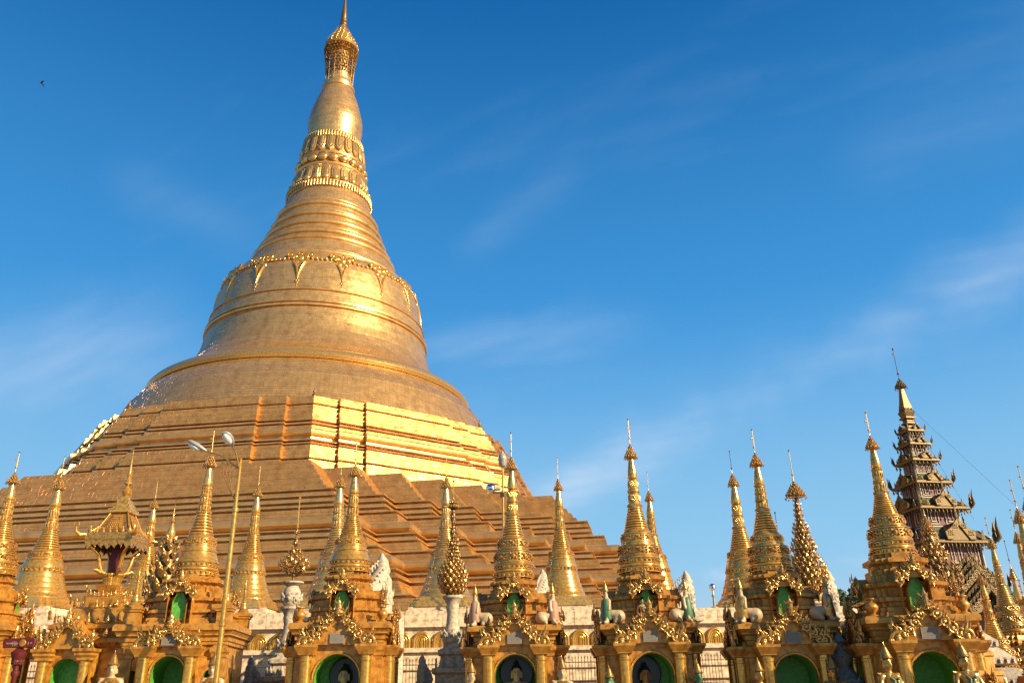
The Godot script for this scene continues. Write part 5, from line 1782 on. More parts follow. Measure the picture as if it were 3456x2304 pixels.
func make_plinth_stupas() -> void:
	var Y := 4.6
	var blk := func(s: Node3D, half: float, h: float) -> void:
		var mb := MB.new()
		mb.sweep(square(half), V2([0.06, -h, 0.06, -h * 0.4, 0.0, -h * 0.3, 0.0, -0.002]))
		part(s, "plaster_block", mb.done(), M.cream_plaster)
	var list := [
		["small gilded stupa on the plinth, over the maroon sign", -20.1, -36, 0.6, 6.6, 1.35, 5, true],
		["small gilded stupa half behind the flame canopy", -16.2, -37, 0.55, 5.75, 1.2, 5, true],
		["small gilded stupa on the plinth, behind the lamp post", -11.6, -37, 0.5, 6.4, 1.15, 5, true],
		["small gilded stupa mostly hidden behind the vase-finial shrine's spire", -7.9, -37, 0.45, 6.9, 1.25, 4, false],
		["small gilded stupa behind the great flower urn with white pedestal", -3.1, -37, 0.4, 6.8, 1.2, 4, false],
		["small gilded stupa with many base rings beside the pink-sphinx shrine", 1.95, -37, 0.35, 6.6, 1.1, 6, true],
		["small gilded stupa behind the green-sphinx shrine's spire", 6.0, -37, 0.4, 5.8, 1.2, 5, true],
		["broad dull gilded stupa behind the gilt-sphinx shrine", 9.85, -37, 0.0, 7.1, 1.2, 4, true]]
	for i in list.size():
		var q: Array = list[i]
		var s := small_stupa(q[0], Vector3(q[1], Y + q[3] - 0.002, q[2]), q[4], {"wide": q[5], "steps": q[6], "style": [0, 0, 0, 1, 0, 0, 1, 2][i], "mat": M.gold_leaf if q[7] else M.gilded_relief, "turn": -0.08 + 0.03 * (i % 3), "rings": 8 + i % 3})
		if q[3] > 0.0:
			blk.call(s, 0.165 * q[4] * q[5], q[3])

# leafy golden bud: rows of leaves over a profile [radius, height]; returns nothing
func leafy(p: Node3D, prof: Array, rows: int, size: float, m: Material, gap := 0.85) -> void:
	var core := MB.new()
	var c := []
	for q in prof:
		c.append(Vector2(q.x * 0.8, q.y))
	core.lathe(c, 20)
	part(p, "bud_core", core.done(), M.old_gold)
	var total := 0.0
	for i in prof.size() - 1:
		total += prof[i].distance_to(prof[i + 1])
	for r in rows:
		var want := total * (r + 0.3) / rows
		var i := 0
		while i < prof.size() - 2 and want > prof[i].distance_to(prof[i + 1]):
			want -= prof[i].distance_to(prof[i + 1])
			i += 1
		var f: float = clampf(want / maxf(0.001, prof[i].distance_to(prof[i + 1])), 0, 1)
		var q: Vector2 = prof[i].lerp(prof[i + 1], f)
		var sz: float = size * clampf(0.55 + q.x * 1.1, 0.5, 1.0)
		var k := maxi(5, int(TAU * q.x / (sz * gap)))
		for j in k:
			var a := TAU * (j + 0.5 * (r & 1)) / k
			part(p, "leaf", K.leaf, m, Transform3D(Basis(Vector3.UP, a) * Basis.from_scale(Vector3(sz, sz * 1.15, sz)), Vector3(q.x * sin(a), q.y, q.x * cos(a))))

func pedestal_white(p: Node3D, H: float, s: float) -> void:
	# white vase on a stepped foot with acanthus leaves and little crouching lions
	var mb := MB.new()
	mb.sweep(square(0.62 * s, 0.08 * s, 1), V2([0.1, 0, 0.1, 0.5, 0.02, 0.55, 0.02, 1.0, 0.12, 1.05, 0.12, 1.16, -0.06, 1.2, -0.06, H - 1.95, 0.02, H - 1.9, 0.02, H - 1.8, -0.16, H - 1.76, -0.2, H - 1.5, -0.12, H - 1.46, -0.12, H - 1.36, -0.26, H - 1.3, -0.26, H - 1.2]))
	part(p, "stepped_foot", mb.done(), M.white_plaster)
	mb = MB.new()
	mb.lathe([Vector2(0.26 * s, H - 1.22), Vector2(0.32 * s, H - 1.16), Vector2(0.34 * s, H - 1.02), Vector2(0.26 * s, H - 0.86), Vector2(0.2 * s, H - 0.7), Vector2(0.18 * s, H - 0.45), Vector2(0.22 * s, H - 0.3), Vector2(0.2 * s, H - 0.22), Vector2(0.26 * s, H - 0.12), Vector2(0.34 * s, H - 0.06), Vector2(0.34 * s, H), Vector2(0.0, H)], 28)
	part(p, "vase", mb.done(), M.white_plaster)
	for i in 8:
		var a := TAU * i / 8
		part(p, "acanthus_leaf", K.leaf, M.white_plaster, T(Vector3(0.27 * s * sin(a), H - 1.12, 0.27 * s * cos(a)), a, Vector3.ONE * 0.34 * s))
	for side in 4:
		var t := turned(side)
		for x in [-0.35, 0.0, 0.35]:
			part(p, "acanthus_leaf", K.flame, M.white_plaster, t * T(Vector3(x * s, H - 1.78, 0.5 * s), 0, Vector3(0.28, 0.3, 0.3) * s))

func make_urns() -> void:
	# 1: tall globe of leaves on a white vase
	var p := thing("flower_urn", "tall golden globe of leaves on a white stone vase beside the pink-sphinx shrine", "urn", Vector3(-1.72, 0, -23), 0.1, "golden flower urns")
	pedestal_white(p, 4.05, 0.8)
	leafy(p, V2([0.14, 4.05, 0.3, 4.12, 0.37, 4.32, 0.36, 4.55, 0.26, 4.78, 0.16, 4.9]), 9, 0.17, M.gold_carving)
	leafy(p, V2([0.14, 4.92, 0.18, 5.0, 0.16, 5.14, 0.1, 5.2]), 3, 0.12, M.gold_carving)
	leafy(p, V2([0.11, 5.22, 0.16, 5.32, 0.13, 5.46, 0.08, 5.52]), 3, 0.11, M.gold_carving)
	leafy(p, V2([0.07, 5.54, 0.11, 5.66, 0.08, 5.8, 0.06, 5.9]), 3, 0.09, M.gold_carving)
	leafy(p, V2([0.06, 5.92, 0.09, 6.06, 0.07, 6.25, 0.04, 6.34]), 3, 0.08, M.gold_carving)
	leafy(p, V2([0.1, 6.36, 0.19, 6.42, 0.12, 6.5, 0.04, 6.6]), 2, 0.1, M.gold_leaf)
	part(p, "finial_rod", K.rod, M.gold_leaf, T(Vector3(0, 6.58, 0), 0, Vector3(1, 0.6, 1)))
	for s in [-1.0, 1.0]:
		small_lion(p, Vector3(s * 0.72, 1.9, 0.6), s * 0.5)
	# 2: small loose bud on a white vase
	p = thing("flower_urn", "small loose golden spray on a white vase before the red-lined terrace", "urn", Vector3(-6.28, 0, -24), 0.0, "golden flower urns")
	pedestal_white(p, 3.95, 0.85)
	var mb := MB.new()
	mb.lathe(V2([0.14, 3.94, 0.2, 4.0, 0.26, 4.2, 0.22, 4.4, 0.16, 4.5, 0.3, 4.58, 0.3, 4.62, 0.0, 4.64]), 18)
	part(p, "upper_vase", mb.done(), M.white_plaster)
	for i in 8:
		part(p, "acanthus_leaf", K.leaf, M.white_plaster, T(Vector3(0.2 * sin(TAU * i / 8), 4.02, 0.2 * cos(TAU * i / 8)), TAU * i / 8, Vector3.ONE * 0.3))
	mb = MB.new()
	mb.tube([Vector3(0, 4.6, 0), Vector3(0, 5.6, 0)], [0.035, 0.02], 6)
	part(p, "stem", mb.done(), M.old_gold)
	for r in 6:
		var k: int = [9, 11, 10, 8, 6, 5][r]
		var rr: float = [0.26, 0.38, 0.34, 0.26, 0.16, 0.09][r]
		for j in k:
			var a := TAU * (j + 0.5 * (r & 1)) / k
			var q := Vector3(rr * sin(a), 4.86 + r * 0.12 + rng.randf_range(-0.02, 0.02), rr * cos(a))
			part(p, "leaf", K.leaf, M.gold_carving, Transform3D(Basis(Vector3.UP, a + rng.randf_range(-0.2, 0.2)) * Basis.from_scale(Vector3.ONE * (0.2 - 0.015 * r)), q))
			if r < 4:
				part(p, "stalk", K.stalk, M.old_gold, between(Vector3(0, 4.74 + r * 0.1, 0), q))
	leafy(p, V2([0.05, 5.6, 0.1, 5.68, 0.06, 5.8, 0.03, 5.9]), 2, 0.1, M.gold_carving)
	leafy(p, V2([0.04, 5.92, 0.07, 5.98, 0.03, 6.1]), 1, 0.08, M.gold_carving)
	part(p, "finial_rod", K.rod, M.gold_leaf, T(Vector3(0, 6.05, 0), 0, Vector3(1.2, 1.0, 1.2)))
	small_lion(p, Vector3(-0.75, 2.0, 0.5), -0.4)
	# 3: cone of drooping leaves between the canopy shrine and the broad shrine
	p = thing("flower_urn", "cone of big drooping golden leaves between the canopy shrine and the broad shrine", "urn", Vector3(-9.9, 0, -24), 0.0, "golden flower urns")
	pedestal_white(p, 3.9, 0.8)
	leafy(p, V2([0.36, 3.95, 0.46, 4.25, 0.46, 4.5, 0.42, 4.8, 0.34, 5.1, 0.26, 5.4, 0.18, 5.7, 0.12, 5.9]), 9, 0.26, M.gold_carving, 1.1)
	mb = MB.new()
	mb.lathe(V2([0.1, 5.85, 0.13, 5.95, 0.1, 6.15, 0.05, 6.3, 0.04, 6.34, 0.075, 6.37, 0.03, 6.46, 0.015, 6.6, 0.0, 6.95]), 12)
	part(p, "finial", mb.done(), M.gold_leaf)
	# 4: the tallest bud, right of the gilt-sphinx shrine
	p = thing("flower_urn", "tallest leafy golden bud, heaped in tiers under a crown umbrella", "urn", Vector3(8.15, 0, -24), 0.0, "golden flower urns")
	pedestal_white(p, 3.8, 0.95)
	leafy(p, V2([0.2, 3.95, 0.42, 4.08, 0.5, 4.35, 0.48, 4.6, 0.36, 4.85, 0.28, 5.0]), 8, 0.19, M.gold_carving)
	leafy(p, V2([0.24, 5.02, 0.32, 5.18, 0.26, 5.42, 0.18, 5.5]), 4, 0.15, M.gold_carving)
	leafy(p, V2([0.16, 5.52, 0.22, 5.66, 0.17, 5.88, 0.12, 5.96]), 4, 0.13, M.gold_carving)
	leafy(p, V2([0.1, 5.98, 0.13, 6.12, 0.1, 6.4, 0.06, 6.7]), 5, 0.1, M.gold_carving)
	part(p, "crown_umbrella", K.hti, M.gold_carving, T(Vector3(0, 6.72, 0), 0, Vector3(0.27, 0.6, 0.27)))
	part(p, "bell_fringe", K.bell_fringe, M.old_gold, T(Vector3(0, 6.72, 0), 0, Vector3(0.3, 0.3, 0.3)))
	part(p, "vane_rod", K.rod, M.brass_rod, T(Vector3(0, 7.3, 0), 0, Vector3(0.8, 0.85, 0.8)))
	# 5: dull bud before the tower
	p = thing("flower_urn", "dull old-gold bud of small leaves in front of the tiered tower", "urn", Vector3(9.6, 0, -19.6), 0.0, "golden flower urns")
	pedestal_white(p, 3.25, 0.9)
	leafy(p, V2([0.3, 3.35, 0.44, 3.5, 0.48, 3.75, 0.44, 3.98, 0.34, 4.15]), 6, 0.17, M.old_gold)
	leafy(p, V2([0.24, 4.15, 0.3, 4.28, 0.24, 4.45, 0.16, 4.52]), 3, 0.14, M.gold_carving)
	leafy(p, V2([0.14, 4.52, 0.18, 4.62, 0.13, 4.8, 0.08, 4.9]), 3, 0.11, M.gold_carving)
	part(p, "finial", K.hti, M.gold_carving, T(Vector3(0, 4.9, 0), 0, Vector3(0.16, 0.5, 0.16)))

func small_lion(p: Node3D, at: Vector3, turn: float) -> void:
	part(p, "crouching_lion", K.lion, M.grey_stone, T(at, turn - PI / 2, Vector3(0.42, 0.38, 0.42)))

func make_lions() -> void:
	var words := ["slim white plaster lion behind the vase-finial shrine", "white plaster lion's peaked head between the pink-sphinx shrine and a small stupa", "white plaster lion with ribbed mane beyond the green-sphinx shrine", "white plaster lion with curled scrolls along its back, before the dark tree"]
	var spots := [[-5.05, 4.1, -30.6, 1.3, 0.9], [0.95, 4.5, -34.6, 1.0, 1.1], [6.55, 4.4, -34.2, 0.92, 0.15], [12.3, 4.3, -34.6, 1.0, 0.1]]
	for i in 4:
		var q: Array = spots[i]
		var k: float = q[3]
		var l := thing("lion_statue", words[i], "statue", Vector3(q[0], q[1], q[2]), q[4], "white lions on the plinth")
		var mb := MB.new()
		var down: float = q[1] if i == 0 else 0.3
		mb.box(Vector3(-0.85 * k, -down, -0.45 * k), Vector3(0.7 * k, 0.06, 0.45 * k))
		part(l, "pedestal", mb.done(), M.white_plaster)
		part(l, "body", K.lion, M.white_plaster, T(Vector3.ZERO, 0, Vector3.ONE * k))
		for j in 9:
			var f := j / 8.0
			var at := Vector3(lerpf(-0.68, 0.06, f), lerpf(0.58, 1.5, f) + 0.1 * sin(f * PI), 0) * k
			part(l, "mane_curl", K.curl, M.white_plaster, Transform3D(Basis(Vector3.BACK, 0.9) * Basis.from_scale(Vector3(0.22, 0.2, 0.3) * k * lerpf(1.0, 0.7, f)), at))
			for s in [-1.0, 1.0]:
				part(l, "mane_bead", K.bead, M.white_plaster, T(at + Vector3(0.15, -0.11, s * 0.17) * k, 0, Vector3.ONE * 0.035 * k))
		for s in [-1.0, 1.0]:
			part(l, "flank_scroll", K.scroll, M.white_plaster, T(Vector3(-0.28, 0.45, s * 0.33) * k, 0, Vector3(0.36, 0.36, 0.24) * k))
			part(l, "flank_scroll", K.scroll, M.white_plaster, T(Vector3(0.06, 0.86, s * 0.25) * k, 0, Vector3(0.3, 0.36, 0.24) * k))
			part(l, "flank_scroll", K.scroll, M.white_plaster, T(Vector3(0.32, 0.55, s * 0.24) * k, 0, Vector3(0.26, 0.4, 0.2) * k))

func make_lamps() -> void:
	var p := thing("lamp_post", "slender gilded lamp post with two grey street-lamp heads", "lamp post", Vector3(-6.1, 0, -18))
	var mb := MB.new()
	mb.lathe(V2([0.16, 0, 0.16, 0.2, 0.09, 0.3, 0.062, 0.5, 0.055, 3.0, 0.075, 3.02, 0.075, 3.1, 0.053, 3.12, 0.05, 5.35, 0.072, 5.37, 0.072, 5.45, 0.042, 5.47, 0.038, 6.5, 0.05, 6.52, 0.0, 6.6]), 16)
	part(p, "pole", mb.done(), M.gold_column)
	var arms := [[Vector3(-0.76, 6.72, 0.05), Vector3(-1.26, 7.0, 0.1)], [Vector3(-0.1, 6.74, 0.35), Vector3(-0.16, 6.98, 0.85)]]
	for i in 2:
		var a: Array = arms[i]
		mb = MB.new()
		mb.tube([Vector3(0, 6.3, 0), a[0] * 0.55 + Vector3(0, 2.92, 0), a[0]], [0.022, 0.02, 0.02], 6)
		part(p, "arm", mb.done(), M.brass_rod)
		var h := thing_part(p, "lamp_head")
		var d: Vector3 = (a[1] - a[0])
		h.transform = Transform3D(Basis.looking_at(-d.normalized(), Vector3.UP), a[0])
		mb = MB.new()
		var len := d.length() * 0.84
		mb.at(Transform3D(Basis(Vector3.RIGHT, PI / 2) * Basis.from_scale(Vector3(1, 1, 0.55)), Vector3.ZERO))
		mb.lathe([Vector2(0.03, 0), Vector2(0.06, 0.05), Vector2(0.1, len * 0.3), Vector2(0.125, len * 0.6), Vector2(0.105, len * 0.85), Vector2(0.06, len * 0.98), Vector2(0, len)], 16)
		part(h, "housing", mb.done(), M.lamp_grey)
		mb = MB.new()
		mb.at(Transform3D(Basis.from_scale(Vector3(0.095, 0.075, 0.17)), Vector3(0, -0.045, len * 0.6)))
		mb.ball(1.0, 14, 8)
		part(h, "lens", mb.done(), M.lamp_glass)
	for i in 4:
		var f := i / 3.0 * 0.75
		mb = MB.new()
		mb.tube([Vector3(0, 5.5 + 0.1 * f, 0), Vector3(-0.1 - 0.12 * f, 5.85 + 0.05 * f, 0), Vector3(-0.14 - 0.28 * f, 6.2, 0), Vector3(-0.08 - 0.42 * f, 6.42 + 0.08 * f, 0), Vector3(-0.05 - 0.36 * f, 6.36 + 0.06 * f, 0)], [0.008, 0.008, 0.007, 0.006, 0.003], 5)
		part(p, "bracket_scroll", mb.done(), M.old_gold)
	# floodlight pole on the plinth
	p = thing("floodlight_pole", "thin gilded pole with a chrome floodlight and a hooped lamp, beside a spire", "floodlight", Vector3(-0.5, 4.6, -34))
	mb = MB.new()
	mb.tube([Vector3(0, 0, 0), Vector3(0, 5.7, 0)], [0.05, 0.045], 8)
	part(p, "pole", mb.done(), M.gold_column)
	mb = MB.new()
	var hp := []
	var hr := []
	for i in 19:
		var t := PI * 0.12 + PI * 1.5 * i / 18.0
		hp.append(Vector3(-0.12 + 0.55 * cos(t), 5.85 + 0.55 * sin(t), 0))
		hr.append(0.014)
	mb.tube(hp, hr, 5)
	part(p, "hoop", mb.done(), M.gold_column)
	mb = MB.new()
	mb.lathe(V2([0.0, 5.78, 0.12, 5.8, 0.17, 5.9, 0.18, 6.08, 0.19, 6.1, 0.17, 6.2, 0.12, 6.32, 0.05, 6.36, 0.04, 6.42]), 16)
	part(p, "hoop_lamp", mb.done(), M.lamp_grey)
	mb = MB.new()
	mb.box(Vector3(-0.42, 4.66, -0.03), Vector3(0.0, 4.7, 0.03))
	mb.box(Vector3(-0.12, 4.5, -0.08), Vector3(0.04, 4.68, 0.08))
	part(p, "bracket", mb.done(), M.dark_iron)
	mb = MB.new()
	mb.at(T(Vector3(-0.5, 4.86, 0.05), 0.6))
	mb.ball(0.21, 20, 12)
	part(p, "floodlight_globe", mb.done(), M.chrome)
	mb = MB.new()
	mb.tube([Vector3(-0.4, 4.86, 0), Vector3(-0.12, 4.84, -0.02)], [0.1, 0.07], 10)
	part(p, "floodlight_housing", mb.done(), M.lamp_grey)
	# ball lamp on the plinth edge
	p = thing("globe_lamp", "small glass ball lamp on a short stem on the plinth's edge", "lamp", Vector3(7.85, 4.58, -34.6))
	mb = MB.new()
	mb.lathe(V2([0.16, 0, 0.16, 0.06, 0.05, 0.12, 0.04, 0.45, 0.08, 0.5, 0.04, 0.56, 0.03, 0.72]), 12)
	part(p, "stem", mb.done(), M.lamp_grey)
	mb = MB.new()
	mb.at(T(Vector3(0, 0.85, 0)))
	mb.ball(0.13, 14, 9)
	part(p, "globe", mb.done(), M.chrome)
	# maroon sign
	p = thing("direction_sign", "maroon board with round white letters on an ornate maroon post", "sign", Vector3(-7.93, 0, -14))
	mb = MB.new()
	mb.lathe(V2([0.1, 0, 0.1, 0.15, 0.045, 0.25, 0.038, 2.0, 0.06, 2.03, 0.06, 2.08, 0.04, 2.1, 0.04, 2.2, 0.09, 2.26, 0.12, 2.36, 0.05, 2.42, 0.05, 2.5]), 12)
	part(p, "post", mb.done(), M.maroon)
	for i in 6:
		part(p, "carved_leaf", K.flame, M.maroon, T(Vector3(0.06 * sin(TAU * i / 6), 2.18, 0.06 * cos(TAU * i / 6)), TAU * i / 6, Vector3(0.16, 0.2, 0.16)))
	mb = MB.new()
	mb.prism(PackedVector2Array([Vector2(-0.26, 0.0), Vector2(-0.24, -0.07), Vector2(0.24, -0.07), Vector2(0.26, 0.0), Vector2(0.26, 0.04), Vector2(0.24, 0.075), Vector2(-0.24, 0.075), Vector2(-0.26, 0.04)]), -0.02, 0.03, 0.008)
	part(p, "board", mb.done(), M.maroon, T(Vector3(0, 2.5, 0.04)))
	mb = MB.new()
	mb.at(Transform3D(Basis(Vector3.RIGHT, PI / 2), Vector3(0.065, 2.5, 0.07)))
	mb.lathe(V2([0.0, 0.0, 0.05, 0.0, 0.055, 0.006, 0.05, 0.012, 0.0, 0.012]), 20)
	part(p, "medallion", mb.done(), M.gold_paint)
	# its round letters
	var xs := [-0.185, -0.163, -0.141, -0.119, -0.097, -0.07, -0.045, -0.02, 0.155, 0.2]
	for i in xs.size():
		mb = MB.new()
		var pts := []
		var rad := []
		for k in 11:
			var t := 0.4 + TAU * 0.82 * k / 10.0 + i * 1.3
			pts.append(Vector3(xs[i] + 0.0095 * cos(t), 2.497 + 0.0095 * sin(t), 0.072))
			rad.append(0.0026)
		if i in [4, 5, 6]:
			mb.tube([Vector3(xs[i] + 0.009, 2.49, 0.072), Vector3(xs[i] + 0.009, 2.462, 0.072), Vector3(xs[i] + 0.002, 2.459, 0.072)], [0.0024, 0.0024, 0.002], 4)
			mb.tube([Vector3(xs[i] - 0.006, 2.517, 0.072), Vector3(xs[i], 2.525, 0.072), Vector3(xs[i] + 0.007, 2.518, 0.072)], [0.002, 0.0025, 0.002], 4)
		if i == 8:
			pts = [Vector3(xs[i] - 0.008, 2.506, 0.072), Vector3(xs[i] + 0.006, 2.508, 0.072), Vector3(xs[i] - 0.002, 2.49, 0.072), Vector3(xs[i] - 0.002, 2.47, 0.072)]
			rad = [0.0026, 0.0026, 0.0026, 0.0026]
		mb.tube(pts, rad, 4)
		part(p, "letter", mb.done(), M.white_trim)

# ---------------------------------------------------------------- tiered tower
func make_tower() -> void:
	var p := thing("tiered_tower", "dark tiered tower with carved old-gold eaves and maroon and white panels", "tower", Vector3(22.25, 0, -45), 0.2)
	# [body half width, body bottom, body top, eave half width]
	var tiers := [[1.5, 6.9, 8.25, 2.05], [1.02, 9.25, 10.1, 1.52], [0.74, 10.85, 11.55, 1.12], [0.52, 12.2, 12.85, 0.84], [0.41, 13.25, 13.8, 0.67], [0.31, 14.1, 14.6, 0.53]]
	var mb := MB.new()
	mb.sweep(square(2.3), V2([0.3, 0, 0.3, 0.6, 0.0, 0.65, 0.0, 5.0, 0.1, 5.1, 0.1, 5.2]))
	part(p, "hall", mb.done(), M.maroon)
	for i in tiers.size():
		var q: Array = tiers[i]
		var n := thing_part(p, "tier")
		var b: float = q[0]
		var y0: float = q[1]
		var y1: float = q[2]
		var e: float = q[3]
		# green sloped skirt below the body
		mb = MB.new()
		mb.sweep(square(b), V2([0.5 * b, y0 - 0.75 * b, 0.12 * b, y0 - 0.25 * b, 0.0, y0 - 0.02]))
		part(n, "green_roof", mb.done(), M.dark_green)
		mb = MB.new()
		mb.sweep(square(b), V2([-0.03, y0 - 0.05, -0.03, y1 + 0.05]))
		part(n, "panel_wall", mb.done(), M.maroon)
		for side in 4:
			var t := turned(side)
			# white posts and nested frames
			mb = MB.new()
			mb.box(Vector3(-b, y0, b - 0.03), Vector3(b, y0 + 0.07 * (y1 - y0), b + 0.02))
			part(n, "white_sill", mb.done(), M.white_trim, t)
			for s in [-1.0, 1.0]:
				mb = MB.new()
				mb.box(Vector3(s * b - 0.05 * b, y0, b - 0.04), Vector3(s * b + 0.05 * b, y1, b + 0.015))
				part(n, "white_post", mb.done(), M.white_trim, t)
			var bays := 3 if i == 0 else (2 if i < 4 else 1)
			for k in bays:
				var cx := (k - (bays - 1) / 2.0) * 2.0 * b / bays
				var hw := 0.62 * b / bays
				for fr in ([1.0, 0.45] if i < 3 else [1.0, 0.5]):
					mb = MB.new()
					var w0: float = hw * fr
					var tk := hw * 0.12
					var yb: float = lerpf(y0, y1, 0.16 + 0.18 * (1.0 - fr) * 1.6)
					var yt: float = y1 - 0.02
					mb.box(Vector3(cx - w0, yb, b - 0.03), Vector3(cx - w0 + tk, yt, b + 0.008))
					mb.box(Vector3(cx + w0 - tk, yb, b - 0.03), Vector3(cx + w0, yt, b + 0.008))
					mb.box(Vector3(cx - w0 + tk, yb, b - 0.03), Vector3(cx + w0 - tk, yb + tk * 1.3, b + 0.008))
					part(n, "window_frame", mb.done(), M.white_trim, t)
		# eave: slab, fringe, corner flames, gables
		var ev := thing_part(n, "eave")
		mb = MB.new()
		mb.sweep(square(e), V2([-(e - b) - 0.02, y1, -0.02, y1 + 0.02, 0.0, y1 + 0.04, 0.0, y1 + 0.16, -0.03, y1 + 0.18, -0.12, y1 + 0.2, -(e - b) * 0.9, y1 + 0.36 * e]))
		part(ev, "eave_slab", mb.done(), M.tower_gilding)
		for side in 4:
			var t := turned(side)
			var k := maxi(6, int(e * 9))
			for j in k:
				var x := ((j + 0.5) / k - 0.5) * 2.0
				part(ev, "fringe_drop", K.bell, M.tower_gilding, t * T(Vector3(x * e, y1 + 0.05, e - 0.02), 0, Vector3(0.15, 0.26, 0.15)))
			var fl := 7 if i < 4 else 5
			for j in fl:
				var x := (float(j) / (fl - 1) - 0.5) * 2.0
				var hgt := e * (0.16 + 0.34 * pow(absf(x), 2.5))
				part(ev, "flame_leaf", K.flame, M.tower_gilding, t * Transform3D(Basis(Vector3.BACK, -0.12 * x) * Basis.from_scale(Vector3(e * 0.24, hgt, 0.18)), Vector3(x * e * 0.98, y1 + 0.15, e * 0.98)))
			# gable with carved bargeboards in the middle
			var gw := e * 0.4
			var gh := e * 0.46
			for s in [-1.0, 1.0]:
				mb = MB.new()
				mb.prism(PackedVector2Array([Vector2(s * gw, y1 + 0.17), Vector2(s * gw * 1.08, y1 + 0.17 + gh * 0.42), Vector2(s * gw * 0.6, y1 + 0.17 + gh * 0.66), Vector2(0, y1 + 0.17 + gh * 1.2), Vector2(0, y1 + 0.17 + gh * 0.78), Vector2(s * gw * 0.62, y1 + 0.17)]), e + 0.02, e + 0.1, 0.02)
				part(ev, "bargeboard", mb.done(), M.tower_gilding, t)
				part(ev, "gable_scroll", K.scroll, M.tower_gilding, t * T(Vector3(s * gw * 0.72, y1 + 0.17 + gh * 0.34, e + 0.11), 0, Vector3(0.34 * gw, 0.34 * gw, 0.2 * gw)))
				part(ev, "gable_scroll", K.scroll, M.tower_gilding, t * T(Vector3(s * gw * 0.32, y1 + 0.17 + gh * 0.7, e + 0.11), 0.0, Vector3(0.3 * gw, 0.3 * gw, 0.2 * gw)))
			mb = MB.new()
			mb.prism(PackedVector2Array([Vector2(-gw, y1 + 0.15), Vector2(gw, y1 + 0.15), Vector2(0, y1 + 0.15 + gh)]), b * 0.6, e + 0.03)
			part(ev, "gable_roof", mb.done(), M.tower_gilding, t)
			part(ev, "gable_spike", K.flame, M.tower_gilding, t * T(Vector3(0, y1 + 0.17 + gh * 1.0, e + 0.04), 0, Vector3(gw * 0.34, gh * 1.15, 0.16)))
			mb = MB.new()
			mb.tube([Vector3(e, y1 + 0.12, e), Vector3(e * 1.06, y1 + 0.3, e * 1.06), Vector3(e * 1.05, y1 + 0.18 + e * 0.34, e * 1.05), Vector3(e * 1.08, y1 + 0.2 + e * 0.6, e * 1.08)], [e * 0.05, e * 0.06, e * 0.035, 0.0], 6)
			part(ev, "corner_horn", mb.done(), M.tower_gilding, t)
	# crowning spire
	mb = MB.new()
	mb.sweep(square(0.26), V2([-0.1, 14.85, -0.1, 15.1, 0.02, 15.15, 0.02, 15.25, -0.06, 15.3, -0.06, 15.42, 0.05, 15.46, 0.05, 15.56, -0.02, 15.6, 0.06, 15.85, 0.04, 15.9, -0.02, 16.0]))
	part(p, "crest_block", mb.done(), M.tower_gilding)
	mb = MB.new()
	mb.sweep(square(0.24), V2([0.0, 15.98, 0.02, 16.05, -0.07, 16.6, -0.15, 17.3]))
	part(p, "pyramid_spire", mb.done(), M.tower_gilding)
	for side in 4:
		for x in [-0.2, 0.0, 0.2]:
			part(p, "crest_leaf", K.flame, M.tower_gilding, turned(side) * T(Vector3(x, 15.8, 0.27), 0, Vector3(0.2, 0.3, 0.2)))
	part(p, "crown_umbrella", K.hti, M.tower_gilding, T(Vector3(0, 17.35, 0), 0, Vector3(0.3, 0.75, 0.3)))
	part(p, "bell_fringe", K.bell_fringe, M.dark_iron, T(Vector3(0, 17.36, 0), 0, Vector3(0.33, 0.5, 0.33)))
	part(p, "vane_rod", K.rod, M.dark_iron, T(Vector3(0, 18.05, 0), 0, Vector3(1.2, 1.8, 1.2)))
	part(p, "vane", K.vane, M.tower_gilding, T(Vector3(0, 19.4, 0), 0.4, Vector3(0.3, 0.3, 1)))
	# lower hall roofs
	for q in [[2.6, 5.1, 0.55], [2.15, 6.0, 0.5]]:
		var r := thing_part(p, "hall_roof")
		mb = MB.new()
		mb.sweep(square(q[0]), V2([-0.3, q[1], 0.0, q[1] + 0.02, 0.0, q[1] + 0.18, -0.1, q[1] + 0.22, -0.6, q[1] + 0.85]))
		part(r, "roof_slope", mb.done(), M.dark_green)
		for side in 4:
			var t := turned(side)
			for j in 11:
				var x := (j / 10.0 - 0.5) * 2.0
				part(r, "flame_leaf", K.flame, M.tower_gilding, t * T(Vector3(x * q[0], q[1] + 0.14, q[0] - 0.02), 0, Vector3(0.4, q[2] * (0.5 + 0.9 * pow(absf(x), 3.0)), 0.25)))
			for s in [-1.0, 1.0]:
				for k in 3:
					mb = MB.new()
					var off: float = 0.25 * k
					mb.prism(PackedVector2Array([Vector2(s * 1.3, q[1] - off), Vector2(s * 1.45, q[1] + 0.4 - off), Vector2(s * 0.7, q[1] + 0.75 - off), Vector2(0, q[1] + 1.6 - off), Vector2(0, q[1] + 1.2 - off), Vector2(s * 0.75, q[1] + 0.2 - off)]), q[0] + 0.1 + 0.25 * k, q[0] + 0.2 + 0.25 * k, 0.03)
					part(r, "bargeboard", mb.done(), M.tower_gilding, t)
					for j in 6:
						var f := (j + 0.3) / 6.0
						part(r, "flame_leaf", K.flame, M.tower_gilding, t * Transform3D(Basis(Vector3.BACK, s * 0.5) * Basis.from_scale(Vector3(0.3, 0.42, 0.3)), Vector3(s * lerpf(1.4, 0.05, f), q[1] - off + lerpf(0.42, 1.5, f), q[0] + 0.16 + 0.25 * k)))
						part(r, "gable_scroll", K.scroll, M.tower_gilding, t * T(Vector3(s * lerpf(1.2, 0.1, f), q[1] - off + lerpf(0.3, 1.3, f), q[0] + 0.21 + 0.25 * k), 0, Vector3(0.26, 0.26, 0.16)))
